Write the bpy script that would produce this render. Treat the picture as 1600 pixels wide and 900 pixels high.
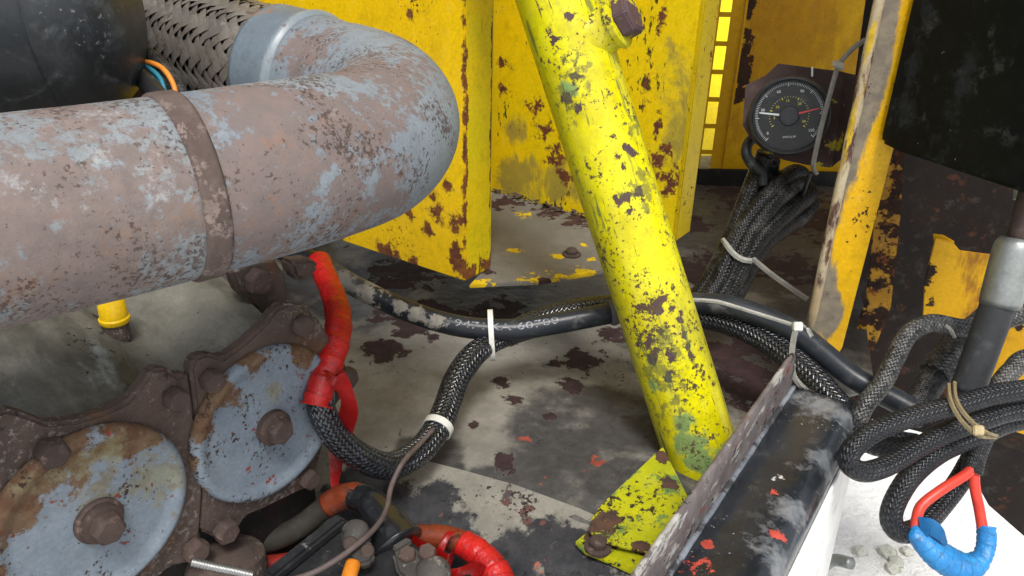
import bpy, bmesh, math, random
from mathutils import Vector, Matrix
random.seed(7)
for o in list(bpy.data.objects): bpy.data.objects.remove(o)
SC = bpy.context.scene
COL = SC.collection
V = Vector
# ------------------------------------------------------------------ camera
FPX = 1250.0                       # focal length in pixels of the 1600 px wide photograph
CAM = V((0, 0, 1.45)); PITCH = math.radians(26); ROLL = math.radians(1.5)
_r0 = V((1, 0, 0)); _u0 = V((0, math.sin(PITCH), math.cos(PITCH)))
FWD = V((0, math.cos(PITCH), -math.sin(PITCH)))
RGT = _r0 * math.cos(ROLL) + _u0 * math.sin(ROLL)
UPV = _u0 * math.cos(ROLL) - _r0 * math.sin(ROLL)
cd = bpy.data.cameras.new('camera'); cam = bpy.data.objects.new('camera', cd); COL.objects.link(cam)
cd.sensor_width = 36; cd.lens = 36 * FPX / 1600; cd.clip_start = 0.02; cd.clip_end = 300
cam.matrix_world = Matrix(((RGT.x, UPV.x, -FWD.x, CAM.x), (RGT.y, UPV.y, -FWD.y, CAM.y), (RGT.z, UPV.z, -FWD.z, CAM.z), (0, 0, 0, 1)))
SC.camera = cam
# ------------------------------------------------------------------ light
SUN_FROM = V((0.07, -0.47, 0.88)).normalized()
wd = bpy.data.worlds.new('World'); SC.world = wd; wd.use_nodes = True
wt = wd.node_tree; bg = wt.nodes['Background']
sky = wt.nodes.new('ShaderNodeTexSky'); sky.sky_type = 'NISHITA'; sky.sun_disc = False
sky.sun_elevation = math.asin(SUN_FROM.z); sky.sun_rotation = math.atan2(SUN_FROM.x, SUN_FROM.y)
sky.air_density = 1.0; sky.dust_density = 4.0; sky.ozone_density = 1.0
hs = wt.nodes.new('ShaderNodeHueSaturation'); hs.inputs['Saturation'].default_value = 0.35
wt.links.new(sky.outputs[0], hs.inputs['Color']); wt.links.new(hs.outputs[0], bg.inputs['Color'])
bg.inputs['Strength'].default_value = 0.11
sl = bpy.data.lights.new('sun', 'SUN'); sl.energy = 1.5; sl.angle = math.radians(14); sl.color = (1, 0.96, 0.9)
so = bpy.data.objects.new('sun', sl); COL.objects.link(so); so.location = (2, -2, 5)
so.rotation_euler = (-SUN_FROM).to_track_quat('-Z', 'Y').to_euler()
SC.view_settings.view_transform = 'Standard'; SC.view_settings.look = 'None'
SC.view_settings.exposure = 1.0; SC.view_settings.gamma = 1.0; SC.view_settings.use_curve_mapping = False
SC.cycles.max_bounces = 6; SC.cycles.diffuse_bounces = 4
# ------------------------------------------------------------------ measuring helpers
def ray(px, py): return RGT * ((px - 800) / FPX) + UPV * ((450 - py) / FPX) + FWD
def at(px, py, d): return CAM + ray(px, py) * d                     # a point d metres deep
def hit(px, py, p0, n):
    r = ray(px, py); return CAM + r * ((p0 - CAM).dot(n) / r.dot(n))
def onz(px, py, z): return hit(px, py, V((0, 0, z)), V((0, 0, 1)))
Z = V((0, 0, 1))
def surf(px, py, path, r):
    """where the sight line meets a tube of radius r round a polyline"""
    q = ray(px, py).normalized(); best = None
    for p in path:
        a = (p - CAM).dot(q); e = (CAM + q*a - p).length
        if e < r:
            t = a - math.sqrt(r*r - e*e); best = t if best is None else min(best, t)
    if best is None: best = min(((CAM + q*(p-CAM).dot(q) - p).length, (p-CAM).dot(q)) for p in path)[1]
    return CAM + q*best
# ------------------------------------------------------------------ objects
ORG = {}
def thing(name, label, cat, loc, group=None, kind=None):
    o = bpy.data.objects.new(name, None); COL.objects.link(o); o.location = loc; o.empty_display_size = 0.02
    o['label'] = label; o['category'] = cat
    if group: o['group'] = group
    if kind: o['kind'] = kind
    ORG[o] = V(loc); return o
def part(name, me, mat, parent, label=None, kind=None):
    L = ORG[parent]; me.transform(Matrix.Translation(-L)); me.name = name
    o = bpy.data.objects.new(name, me); COL.objects.link(o); o.parent = parent; ORG[o] = L
    me.materials.clear(); me.materials.append(mat)
    if label: o['label'] = label
    if kind: o['kind'] = kind
    return o
def solo(name, me, mat, label, cat, group=None, kind=None):
    vs = [v.co for v in me.vertices]; lo = min(v.z for v in vs)
    L = V((sum(v.x for v in vs) / len(vs), sum(v.y for v in vs) / len(vs), lo))
    me.transform(Matrix.Translation(-L)); me.name = name
    o = bpy.data.objects.new(name, me); COL.objects.link(o); o.location = L; ORG[o] = L
    me.materials.clear(); me.materials.append(mat)
    o['label'] = label; o['category'] = cat
    if group: o['group'] = group
    if kind: o['kind'] = kind; 
    return o
# ------------------------------------------------------------------ mesh builders
def mk(verts, faces, uvs=None, smooth=True):
    me = bpy.data.meshes.new('m'); me.from_pydata([tuple(v) for v in verts], [], faces); me.validate()
    if uvs:
        uv = me.uv_layers.new(name='UVMap')
        for l in me.loops: pass
        k = 0
        for f in faces:
            for c in range(len(f)):
                uv.data[k].uv = uvs[k]; k += 1
    if smooth:
        for p in me.polygons: p.use_smooth = True
    me.update(); return me
def frombm(bm, smooth=False, angle=None):
    bmesh.ops.recalc_face_normals(bm, faces=bm.faces)
    me = bpy.data.meshes.new('m'); bm.to_mesh(me); bm.free()
    if smooth:
        for p in me.polygons: p.use_smooth = True
        if angle: me.set_sharp_from_angle(angle=math.radians(angle))
    return me
def catmull(pts, sub=8):
    P = [V(p) for p in pts]
    if len(P) == 2: return [P[0].lerp(P[1], i / sub) for i in range(sub + 1)]
    P = [P[0] * 2 - P[1]] + P + [P[-1] * 2 - P[-2]]
    out = []
    for i in range(1, len(P) - 2):
        a, b, c, d = P[i-1:i+3]
        for k in range(sub):
            t = k / sub
            out.append(0.5 * ((2*b) + (c-a)*t + (2*a-5*b+4*c-d)*t*t + (3*b-a-3*c+d)*t**3))
    out.append(P[-2]); return out
def frames(P):
    T = [(P[min(i+1, len(P)-1)] - P[max(i-1, 0)]).normalized() for i in range(len(P))]
    ref = V((0, 0, 1)) if abs(T[0].z) < .9 else V((1, 0, 0))
    n = (ref - T[0] * ref.dot(T[0])).normalized(); F = []
    for t in T:
        n = (n - t * n.dot(t)).normalized(); F.append((t, n, t.cross(n)))
    S = [0]
    for i in range(1, len(P)): S.append(S[-1] + (P[i] - P[i-1]).length)
    return F, S
def interp(S, A, s):
    if s <= S[0]: return A[0]
    for i in range(1, len(S)):
        if s <= S[i]:
            f = (s - S[i-1]) / max(1e-9, S[i] - S[i-1]); return A[i-1] * (1-f) + A[i] * f
    return A[-1]
def tube(P, r, seg=18, flat=1.0, caps=True, wob=0):
    """skin a polyline; r number or list; uv = turn, metres"""
    F, S = frames(P); n = len(P)
    R = r if isinstance(r, (list, tuple)) else [r] * n
    vs, fs, uv = [], [], []
    for i in range(n):
        t, a, b = F[i]
        for k in range(seg):
            q = 2 * math.pi * k / seg
            rr = R[i] * (1 + (random.uniform(-wob, wob) if wob else 0))
            vs.append(P[i] + (a * math.cos(q) * flat + b * math.sin(q)) * rr)
    for i in range(n - 1):
        for k in range(seg):
            k2 = (k + 1) % seg
            fs.append((i*seg+k, i*seg+k2, (i+1)*seg+k2, (i+1)*seg+k))
            uv += [(k/seg, S[i]), ((k+1)/seg, S[i]), ((k+1)/seg, S[i+1]), (k/seg, S[i+1])]
    if caps:
        for base, rev in ((0, True), ((n-1)*seg, False)):
            f = list(range(base, base + seg)); f = f[::-1] if rev else f
            fs.append(tuple(f)); uv += [(0.5, 0)] * seg
    return mk(vs, fs, uv)
def cable(pxd, r, sub=9, seg=16, **k):
    return tube(catmull([at(*p) for p in pxd], sub), r, seg, **k)
def lathe(c, axis, prof, seg=40, ref=None, caps=True):
    """prof: (radius, height along axis)"""
    axis = axis.normalized(); ref = ref or (Z if abs(axis.z) < .9 else V((1, 0, 0)))
    a = (ref - axis * ref.dot(axis)).normalized(); b = axis.cross(a)
    vs, fs = [], []
    for (r, h) in prof:
        for k in range(seg):
            q = 2 * math.pi * k / seg
            vs.append(c + axis * h + (a * math.cos(q) + b * math.sin(q)) * max(r, 1e-5))
    for i in range(len(prof) - 1):
        for k in range(seg):
            k2 = (k+1) % seg; fs.append((i*seg+k, i*seg+k2, (i+1)*seg+k2, (i+1)*seg+k))
    if caps: fs.append(tuple(range(seg))[::-1]); fs.append(tuple(range((len(prof)-1)*seg, len(prof)*seg)))
    me = mk(vs, fs); me.set_sharp_from_angle(angle=math.radians(40)); return me
def hexhead(c, axis, r, h, spin=0.0):
    """bevelled hexagon head"""
    axis = axis.normalized(); ref = Z if abs(axis.z) < .9 else V((1, 0, 0))
    a = (ref - axis * ref.dot(axis)).normalized(); b = axis.cross(a)
    bm = bmesh.new(); rings = []
    for rr, hh in ((r, 0), (r, h*.82), (r*.86, h)):
        rings.append([bm.verts.new(c + axis*hh + (a*math.cos(spin+k*math.pi/3) + b*math.sin(spin+k*math.pi/3))*rr) for k in range(6)])
    for i in range(2):
        for k in range(6): bm.faces.new((rings[i][k], rings[i][(k+1)%6], rings[i+1][(k+1)%6], rings[i+1][k]))
    bm.faces.new(rings[2]); bm.faces.new(rings[0][::-1])
    bmesh.ops.bevel(bm, geom=[e for e in bm.edges], offset=r*.06, segments=2, affect='EDGES')
    return frombm(bm, True, 35)
def prism(pts, off, bev=0.0012, seg=2):
    """polygon of world points thickened by the vector off"""
    bm = bmesh.new(); bot = [bm.verts.new(p) for p in pts]; top = [bm.verts.new(V(p) + off) for p in pts]
    n = len(pts); bm.faces.new(top); bm.faces.new(bot[::-1])
    for i in range(n): bm.faces.new((bot[i], bot[(i+1)%n], top[(i+1)%n], top[i]))
    bmesh.ops.recalc_face_normals(bm, faces=bm.faces)
    if bev:
        es = [e for e in bm.edges if e.is_manifold and e.calc_face_angle() > 0.5]
        bmesh.ops.bevel(bm, geom=es, offset=bev, segments=seg, affect='EDGES', clamp_overlap=True)
    return frombm(bm, True, 30)
def obox(c, x, y, z, bev=0.0015):
    """box with half-extent vectors x, y, z"""
    return prism([c-x-y-z, c+x-y-z, c+x+y-z, c-x+y-z], z*2, bev)
def ribbon(pts, w, th=0.0006, side=None, twist=0):
    P = catmull(pts, 8); F, S = frames(P); bm = bmesh.new(); rows = []
    for i, p in enumerate(P):
        t, a, b = F[i]
        q = twist * i / len(P); s = side if side else (a*math.cos(q) + b*math.sin(q))
        s = (s - t*s.dot(t)).normalized(); ww = w[0] + (w[1]-w[0]) * i / (len(P)-1) if isinstance(w, tuple) else w
        n = t.cross(s); rows.append([bm.verts.new(p + s*ww*k + n*th*h) for k, h in ((-.5, 0), (0, 1.5), (.5, 0))])
    for i in range(len(P)-1):
        for k in range(2): bm.faces.new((rows[i][k], rows[i][k+1], rows[i+1][k+1], rows[i+1][k]))
    bmesh.ops.solidify(bm, geom=bm.faces[:], thickness=th)
    return frombm(bm, True, 50)
def joinme(mes):
    bm = bmesh.new()
    for m in mes: bm.from_mesh(m)
    me = bpy.data.meshes.new('j'); bm.to_mesh(me); bm.free(); return me
def band(c, axis, ra, rb, w, th, ref=None, seg=36):
    """flat strap closed round an oval (cable tie)"""
    axis = axis.normalized(); ref = ref if ref else Z
    a = (ref - axis*ref.dot(axis)).normalized(); b = axis.cross(a); vs, fs = [], []
    for k in range(seg):
        q = 2*math.pi*k/seg; d = a*math.cos(q)*ra + b*math.sin(q)*rb; n = d.normalized()
        for (h, e) in ((-w/2, 0), (w/2, 0), (w/2, th), (-w/2, th)): vs.append(c + d + axis*h + n*e)
    for k in range(seg):
        k2 = (k+1) % seg
        for j in range(4): fs.append((k*4+j, k*4+(j+1)%4, k2*4+(j+1)%4, k2*4+j))
    me = mk(vs, fs); me.set_sharp_from_angle(angle=math.radians(40)); return me
def textmesh(body, size, o, ax, ay):
    cu = bpy.data.curves.new('t', 'FONT'); cu.body = body; cu.size = size; cu.align_x = 'CENTER'; cu.align_y = 'CENTER'; cu.resolution_u = 2
    ob = bpy.data.objects.new('t', cu); COL.objects.link(ob)
    me = bpy.data.meshes.new_from_object(ob.evaluated_get(bpy.context.evaluated_depsgraph_get()))
    bpy.data.objects.remove(ob); bpy.data.curves.remove(cu)
    if o is not None:
        for v in me.vertices: v.co = o + ax*v.co.x + ay*v.co.y
    return me
# ------------------------------------------------------------------ materials
class G:
    def __init__(s, name):
        s.mat = bpy.data.materials.new(name); s.mat.use_nodes = True; s.t = s.mat.node_tree
        s.b = s.t.nodes['Principled BSDF']; s.geo = s.n('ShaderNodeNewGeometry'); s.pos = s.geo.outputs['Position']
    def n(s, ty, **k):
        x = s.t.nodes.new(ty)
        for a, v in k.items(): setattr(x, a, v)
        return x
    def put(s, sock, v):
        if hasattr(v, 'is_linked') or isinstance(v, bpy.types.NodeSocket): s.t.links.new(v, sock)
        elif isinstance(v, (tuple, list)) and len(v) == 3 and sock.type == 'RGBA': sock.default_value = (*v, 1)
        else: sock.default_value = v
    def m(s, op, a, b=None, c=None, clamp=False):
        x = s.n('ShaderNodeMath', operation=op, use_clamp=clamp); s.put(x.inputs[0], a)
        if b is not None: s.put(x.inputs[1], b)
        if c is not None: s.put(x.inputs[2], c)
        return x.outputs[0]
    def vm(s, op, a, b=None):
        x = s.n('ShaderNodeVectorMath', operation=op); s.put(x.inputs[0], a)
        if b is not None: s.put(x.inputs[1], b)
        return x.outputs['Value'] if op in ('DISTANCE', 'LENGTH') else x.outputs[0]
    def noise(s, scale, detail=6, rough=.6, vec=None, dist=0.0, stretch=None, off=0.0):
        v = vec or s.pos
        if stretch: v = s.vm('MULTIPLY', v, stretch)
        if off: v = s.vm('ADD', v, (off, off*.7, -off))
        x = s.n('ShaderNodeTexNoise'); s.put(x.inputs['Vector'], v); x.inputs['Scale'].default_value = scale
        x.inputs['Detail'].default_value = detail; x.inputs['Roughness'].default_value = rough; x.inputs['Distortion'].default_value = dist
        return x.outputs['Fac']
    def along(s, ax, k=.12):
        """coordinates squeezed along an axis, so that noise runs in streaks"""
        a = V(ax).normalized(); b = a.orthogonal().normalized(); c = a.cross(b); x = s.n('ShaderNodeCombineXYZ')
        for i, (v, f) in enumerate(((b, 1), (c, 1), (a, k))):
            d = s.n('ShaderNodeVectorMath', operation='DOT_PRODUCT'); s.put(d.inputs[0], s.pos); d.inputs[1].default_value = tuple(v*f); s.t.links.new(d.outputs['Value'], x.inputs[i])
        return x.outputs[0]
    def step(s, x, lo, hi):
        r = s.n('ShaderNodeMapRange', interpolation_type='SMOOTHSTEP'); s.put(r.inputs['Value'], x)
        r.inputs['From Min'].default_value = lo; r.inputs['From Max'].default_value = hi; return r.outputs[0]
    def mix(s, f, a, b):
        x = s.n('ShaderNodeMix', data_type='RGBA'); s.put(x.inputs[0], f); s.put(x.inputs[6], a); s.put(x.inputs[7], b); return x.outputs[2]
    def mixf(s, f, a, b):
        x = s.n('ShaderNodeMix', data_type='FLOAT'); s.put(x.inputs[0], f); s.put(x.inputs[2], a); s.put(x.inputs[3], b); return x.outputs[0]
    def blobs(s, L):
        """L: (point, radius[, axis scale]) -> 1 at the centres, 0 at the radius, below 0 beyond"""
        out = None
        for e in L:
            p, r = V(e[0]), e[1]; v = s.pos
            if len(e) > 2: sv = V(e[2]); v = s.vm('MULTIPLY', v, tuple(sv)); p = V((p.x*sv.x, p.y*sv.y, p.z*sv.z))
            d = s.vm('DISTANCE', v, tuple(p)); q = s.m('MULTIPLY_ADD', d, -1.0/r, 1.0)
            out = q if out is None else s.m('MAXIMUM', out, q)
        return s.m('MAXIMUM', out, -0.6)
def layered(name, base, base2, layers=(), rough=.55, spec=.25, vs=12, grain=260, gh=.00015, metal=0.0, coat=0.0, off=0.0, wave=0.0, grunge=.30):
    g = G(name); col = g.mix(g.step(g.noise(vs, 7, .65, off=off), .35, .65), base, base2); ro = rough
    fine = g.noise(grain, 4, .6); hgt = g.m('MULTIPLY', fine, gh)
    col = g.mix(g.m('MULTIPLY', g.step(fine, .62, .42), .22), col, g.mix(.5, base, (0, 0, 0)))
    mid = g.noise(grain/5.5, 6, .7, off=off+5.0)
    col = g.mix(g.m('MULTIPLY', g.step(mid, .50, .68), grunge), col, g.mix(.62, base, (.012, .010, .008)))
    col = g.mix(g.m('MULTIPLY', g.step(mid, .46, .30), grunge*.5), col, g.mix(.3, base, (.5, .5, .47)))
    if wave: hgt = g.m('MULTIPLY_ADD', g.noise(28, 2, .5), wave, hgt)
    for i, l in enumerate(layers):
        x = g.noise(l.get('scale', 15), l.get('detail', 9), l.get('rgh', .68), dist=l.get('dist', 0.0), stretch=l.get('stretch'), off=off+3.1*i+1.3, vec=g.along(l['axis']) if l.get('axis') else None)
        if l.get('hf'): x = g.m('MULTIPLY_ADD', g.noise(l.get('scale', 15)*l.get('hfs', 7), 5, .7, off=off+9.1*i), l['hf'], g.m('SUBTRACT', x, l['hf']*.5))
        if l.get('blobs'): x = g.m('MULTIPLY_ADD', g.blobs(l['blobs']), l.get('bw', .3), x)
        if l.get('mod'): x = g.m('MULTIPLY_ADD', g.noise(l['mod'], 3, .5, off=off+7.7*i), .5, g.m('SUBTRACT', x, .25))
        mk_ = g.step(x, l['lo'], l['hi'])
        if l.get('halo'): col = g.mix(g.m('MULTIPLY', g.step(x, l['lo']-l['halo'], l['lo']+.005), .42), col, l.get('hcol', (.16, .075, .02)))
        if l.get('amt'): mk_ = g.m('MULTIPLY', mk_, l['amt'])
        c2 = l.get('col2', tuple(.6*c for c in l['col']))
        col = g.mix(mk_, col, g.mix(g.step(g.noise(l.get('cs', 70), 5, .7, off=off+i), .35, .65), l['col'], c2))
        ro = g.mixf(mk_, ro, l.get('rough', .8))
        if l.get('h'): hgt = g.m('MULTIPLY_ADD', mk_, l['h'], hgt)
    g.put(g.b.inputs['Base Color'], col); g.put(g.b.inputs['Roughness'], ro)
    g.b.inputs['Specular IOR Level'].default_value = spec; g.b.inputs['Metallic'].default_value = metal
    if coat: g.b.inputs['Coat Weight'].default_value = coat; g.b.inputs['Coat Roughness'].default_value = .25
    bp = g.n('ShaderNodeBump'); bp.inputs['Strength'].default_value = 1.0; bp.inputs['Distance'].default_value = 1.0
    g.put(bp.inputs['Height'], hgt); g.put(g.b.inputs['Normal'], bp.outputs[0]); return g.mat
def plain(name, col, rough=.5, var=.25, scale=40, spec=.3, metal=0.0, gh=.0001, dust=0.0):
    L = []
    if dust: L = [dict(col=(.28, .27, .25), scale=45, lo=.55, hi=.75, amt=dust, rough=.85)]
    return layered(name, col, tuple(c*(1-var) for c in col), L, rough, spec, scale, 320, gh, metal)
def braidmat(name, n, pitch, dark, light, rough=.4, dust=.25, spec=.5, h=.0006):
    """woven sleeve: two sets of diagonal strands passing over and under"""
    g = G(name); uv = g.n('ShaderNodeUVMap'); sp = g.n('ShaderNodeSeparateXYZ'); g.t.links.new(uv.outputs[0], sp.inputs[0])
    u = g.m('MULTIPLY', sp.outputs[0], float(n)); v = g.m('DIVIDE', sp.outputs[1], pitch)
    a, b = g.m('ADD', u, v), g.m('SUBTRACT', u, v)
    par = g.m('FLOORED_MODULO', g.m('ADD', g.m('FLOOR', a), g.m('FLOOR', b)), 2.0)
    sa = g.m('SINE', g.m('MULTIPLY', g.m('FRACT', a), math.pi)); sb = g.m('SINE', g.m('MULTIPLY', g.m('FRACT', b), math.pi))
    hh = g.m('POWER', g.mixf(par, sa, sb), .6)
    fib = g.noise(900, 3, .6)
    col = g.mix(g.step(hh, .55, 1.0), dark, g.mix(g.step(g.noise(160, 4, .7), .4, .65), dark, light))  # lighter strand tops paint in highlights, with grey flecks
    dm = g.m('MULTIPLY', g.m('MULTIPLY', g.step(g.noise(30, 5, .7), .48, .68), g.step(fib, .4, .6)), dust)
    col = g.mix(dm, col, (.30, .29, .27))
    g.put(g.b.inputs['Base Color'], col); g.b.inputs['Roughness'].default_value = rough; g.b.inputs['Specular IOR Level'].default_value = spec
    bp = g.n('ShaderNodeBump'); bp.inputs['Strength'].default_value = 1; bp.inputs['Distance'].default_value = 1
    g.put(bp.inputs['Height'], g.m('MULTIPLY', g.m('MULTIPLY_ADD', fib, .12, hh), h)); g.put(g.b.inputs['Normal'], bp.outputs[0]); return g.mat

def tapemat(name, col, col2, pitch=.013):
    """sticky tape wound in overlapping turns, wrinkled"""
    g = G(name); uv = g.n('ShaderNodeUVMap'); sp = g.n('ShaderNodeSeparateXYZ'); g.t.links.new(uv.outputs[0], sp.inputs[0])
    wob = g.m('MULTIPLY', g.noise(60, 3, .6), .35)
    f = g.m('FRACT', g.m('ADD', g.m('ADD', g.m('DIVIDE', sp.outputs[1], pitch), sp.outputs[0]), wob))
    c = g.mix(g.step(g.noise(35, 6, .7), .35, .65), col, col2)
    c = g.mix(g.m('MULTIPLY', g.step(f, .10, .0), .6), c, tuple(.25*k for k in col))
    c = g.mix(g.m('MULTIPLY', g.step(g.noise(90, 6, .75), .54, .68), .5), c, (.05, .03, .025))
    wr = g.noise(240, 4, .6, stretch=(1, 1, .35))
    g.put(g.b.inputs['Base Color'], c); g.b.inputs['Roughness'].default_value = .36; g.b.inputs['Specular IOR Level'].default_value = .4
    bp = g.n('ShaderNodeBump'); bp.inputs['Distance'].default_value = 1
    g.put(bp.inputs['Height'], g.m('MULTIPLY_ADD', f, .0011, g.m('MULTIPLY_ADD', wr, .0009, g.m('MULTIPLY', g.noise(70, 3, .5), .0022)))); g.put(g.b.inputs['Normal'], bp.outputs[0]); return g.mat
# ================================================================== the bay: floor, walls, ground
ZF = 0.88
RUST = (.055, .026, .022); RUST2 = (.026, .014, .013); ORUST = (.20, .075, .022)
def fb(px, py, r, sv=None):
    p = onz(px, py, ZF); d = (p - CAM).dot(FWD); return (p, r*d/FPX) if sv is None else (p, r*d/FPX, sv)
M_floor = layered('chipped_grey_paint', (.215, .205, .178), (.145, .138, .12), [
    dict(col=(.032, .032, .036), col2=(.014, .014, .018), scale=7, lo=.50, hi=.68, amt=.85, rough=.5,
         blobs=[fb(950, 660, 150), fb(880, 700, 120), fb(830, 740, 110), fb(1000, 760, 120), fb(700, 700, 45), fb(560, 460, 120), fb(1150, 560, 200), fb(480, 440, 110), fb(1120, 330, 220), fb(1200, 400, 200), fb(760, 452, 110), fb(640, 415, 110), fb(700, 722, 40), fb(760, 740, 50), fb(640, 690, 30), fb(1230, 300, 200), fb(1340, 480, 200), fb(1330, 380, 200)], bw=.46, hf=.12),  # soot; the blobs below the yellow box and pipe paint in their shadow
    dict(col=(.28, .265, .23), scale=16, lo=.48, hi=.68, amt=.45, hf=.1, blobs=[fb(850, 640, 60), fb(620, 620, 110), fb(800, 580, 70)], bw=.12),
    dict(col=(.040, .021, .021), col2=(.022, .013, .014), scale=36, lo=.57, hi=.60, rough=.8, h=-.0007, rgh=.62, hf=.22, halo=.05, hcol=(.10, .085, .07),
         blobs=[fb(655, 500, 78), fb(600, 545, 45), fb(790, 490, 60), fb(735, 500, 45), fb(905, 560, 46), fb(890, 600, 30), fb(800, 625, 22), fb(783, 600, 20), fb(860, 655, 14), fb(640, 430, 80), fb(790, 720, 26), fb(1120, 560, 70), fb(1180, 540, 60), fb(740, 665, 10), fb(640, 600, 9), fb(960, 520, 30), fb(1080, 350, 50), fb(1230, 420, 80), fb(1150, 300, 60), fb(1230, 330, 120), fb(1090, 420, 80), fb(1180, 600, 90)], bw=.30),
    dict(col=(.26, .055, .035), scale=80, lo=.66, hi=.69, rough=.7, blobs=[fb(930, 728, 26), fb(955, 745, 14), fb(820, 690, 20), fb(850, 745, 18)], bw=.20),
    dict(col=(.03, .022, .02), scale=130, lo=.66, hi=.70, rough=.8, mod=14)], rough=.55, vs=9, wave=.005, gh=.0003)
# the floor sheet, its front edge running along the weld seam
CR = [onz(x, y, ZF) for x, y in ((330, 600), (430, 640), (530, 690), (590, 705), (650, 724), (720, 742), (800, 765), (900, 802), (1010, 852), (1120, 905))]
bm = bmesh.new()
NB = 26
rows = []
CF = CR + [onz(x, y, ZF) for x, y in ((1160, 800), (1200, 700), (1250, 640), (1310, 615), (1370, 594))]
NR = len(CF)*3 - 2
for i in range(NR):
    a = CF[i//3].lerp(CF[min(i//3+1, len(CF)-1)], (i % 3)/3) + V((0, random.uniform(-.0025, .0025), 0))
    e = V((-1.0 + 1.80*i/(NR-1), 1.95, ZF)); row = []
    for k in range(NB + 1):
        t = (k/NB)**1.4; p = a.lerp(e, t); dd = (p - a).length
        row.append(bm.verts.new((p.x, p.y, ZF - .010*math.exp(-dd/.05) + .004*math.sin(p.x*17+p.y*9))))
    rows.append(row)
for i in range(len(rows)-1):
    for k in range(NB): bm.faces.new((rows[i][k], rows[i+1][k], rows[i+1][k+1], rows[i][k+1]))
me = frombm(bm, True)
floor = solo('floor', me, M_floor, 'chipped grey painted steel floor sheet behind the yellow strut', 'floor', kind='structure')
mod = floor.modifiers.new('s', 'SOLIDIFY'); mod.thickness = .003; mod.offset = -1
M_ledge = layered('ledge_paint', (.215, .205, .175), (.15, .145, .125), [
    dict(col=(.016, .017, .02), col2=(.03, .03, .034), scale=16, lo=.52, hi=.60, rough=.55,
         blobs=[(onz(565, 775, .85), .045), (onz(640, 815, .85), .05), (onz(555, 745, .86), .022), (onz(720, 850, .84), .04), (onz(800, 885, .84), .045), (onz(880, 910, .84), .06), (onz(680, 850, .84), .05)], bw=.30, hf=.15),
    dict(col=(.05, .04, .042), col2=(.10, .04, .035), scale=34, lo=.56, hi=.58, h=-.0005, rough=.75,
         blobs=[(onz(665, 768, .86), .012), (onz(800, 790, .86), .018), (onz(826, 808, .86), .017), (onz(850, 822, .86), .010), (onz(775, 785, .86), .010)], bw=.26),
    dict(col=(.30, .09, .06), scale=90, lo=.64, hi=.67, blobs=[(onz(690, 800, .86), .008), (onz(845, 885, .85), .014)], bw=.2),
    dict(col=(.02, .018, .018), scale=170, lo=.62, hi=.66, mod=22)], rough=.7, vs=14, wave=.002)
bm = bmesh.new(); rows = []
prof = [(-.012, -.003), (0, -.0075), (.012, -.010), (.030, -.015), (.050, -.022), (.066, -.034), (.078, -.056), (.086, -.10), (.090, -.30)]
n0 = V((-.41, -.91, 0))
for i in range(len(CR)*3 - 2):
    a = CR[i//3].lerp(CR[min(i//3+1, len(CR)-1)], (i % 3)/3)
    rows.append([bm.verts.new((a.x + n0.x*w, a.y + n0.y*w, ZF + h)) for w, h in prof])
for i in range(len(rows)-1):
    for k in range(len(prof)-1): bm.faces.new((rows[i][k], rows[i+1][k], rows[i+1][k+1], rows[i][k+1]))
part('floor_lip', frombm(bm, True), M_ledge, floor, 'worn beige lip welded below the floor sheet with black grime')

g = G('pale_gravel'); c = g.mix(g.step(g.noise(26, 8, .7), .3, .7), (.90, .90, .88), (.82, .82, .81))
g.put(g.b.inputs['Base Color'], c); g.b.inputs['Roughness'].default_value = .9
bp = g.n('ShaderNodeBump'); bp.inputs['Distance'].default_value = .02; g.put(bp.inputs['Height'], g.noise(40, 6, .7)); g.put(g.b.inputs['Normal'], bp.outputs[0])
bm = bmesh.new(); bmesh.ops.create_grid(bm, x_segments=8, y_segments=8, size=60)
solo('ground', frombm(bm), g.mat, 'pale sunlit ground seen past the frame rail', 'ground', kind='structure')

M_dark = layered('near_black_steel', (.010, .0095, .009), (.018, .014, .012), [dict(col=RUST2, scale=20, lo=.52, hi=.6, rough=.85)], rough=.75)  # near-black steel with rust patches
# black tray added under the engine so no sunlit ground shows through
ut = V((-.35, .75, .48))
solo('added_dark_tray', obox(ut, V((.58, 0, 0)), V((0, .62, 0)), V((0, 0, .004))), M_dark, 'black tray added to keep the space below the engine dark', 'tray')

# ================================================================== yellow bodywork
YEL = (.80, .52, .001); YEL2 = (.62, .36, .004)
Kb = at(727, 440, 1.08); ZB = Kb.z                                   # lower corner of the yellow box
def zb(px, py): return onz(px, py, ZB)
Lb = zb(380, 325); Nb = zb(766, 419); Bl = zb(766, 296); Rr = zb(1046, 375)
_nb = (Kb - Lb).cross(Z); _nk = (Rr - Bl).cross(Z)
def bh(px, py): return hit(px, py, Kb, _nb)
def kh(px, py): return hit(px, py, Bl, _nk)
H = 1.05
vert = (1, 1, .03)
M_box = layered('yellow_enamel', YEL, (.76, .48, .002), [
    dict(col=(.45, .22, .01), scale=9, lo=.52, hi=.75, amt=.35, rough=.5),
    dict(col=(.10, .035, .018), col2=(.22, .08, .02), scale=60, lo=.60, hi=.63, rough=.85, h=-.0004, halo=.07,
         blobs=[(Kb + Z*.2, .0065, vert), (Kb + Z*.02, .03), (Kb.lerp(Lb, .3), .03), (Kb.lerp(Lb, .55), .03), (bh(680, 330), .020), (bh(675, 308), .012), (bh(700, 290), .010), (bh(712, 350), .018), (bh(640, 332), .012), (bh(668, 358), .014), (bh(710, 400), .022), (bh(720, 420), .018), (bh(648, 408), .012), (bh(595, 388), .016), (bh(575, 312), .010), (bh(500, 60), .008), (bh(640, 25), .01)], bw=.26, hf=.10),
    dict(col=(.09, .03, .015), scale=190, lo=.645, hi=.68, rough=.85, mod=10)], rough=.45, spec=.22, vs=6, gh=.00008)
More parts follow.
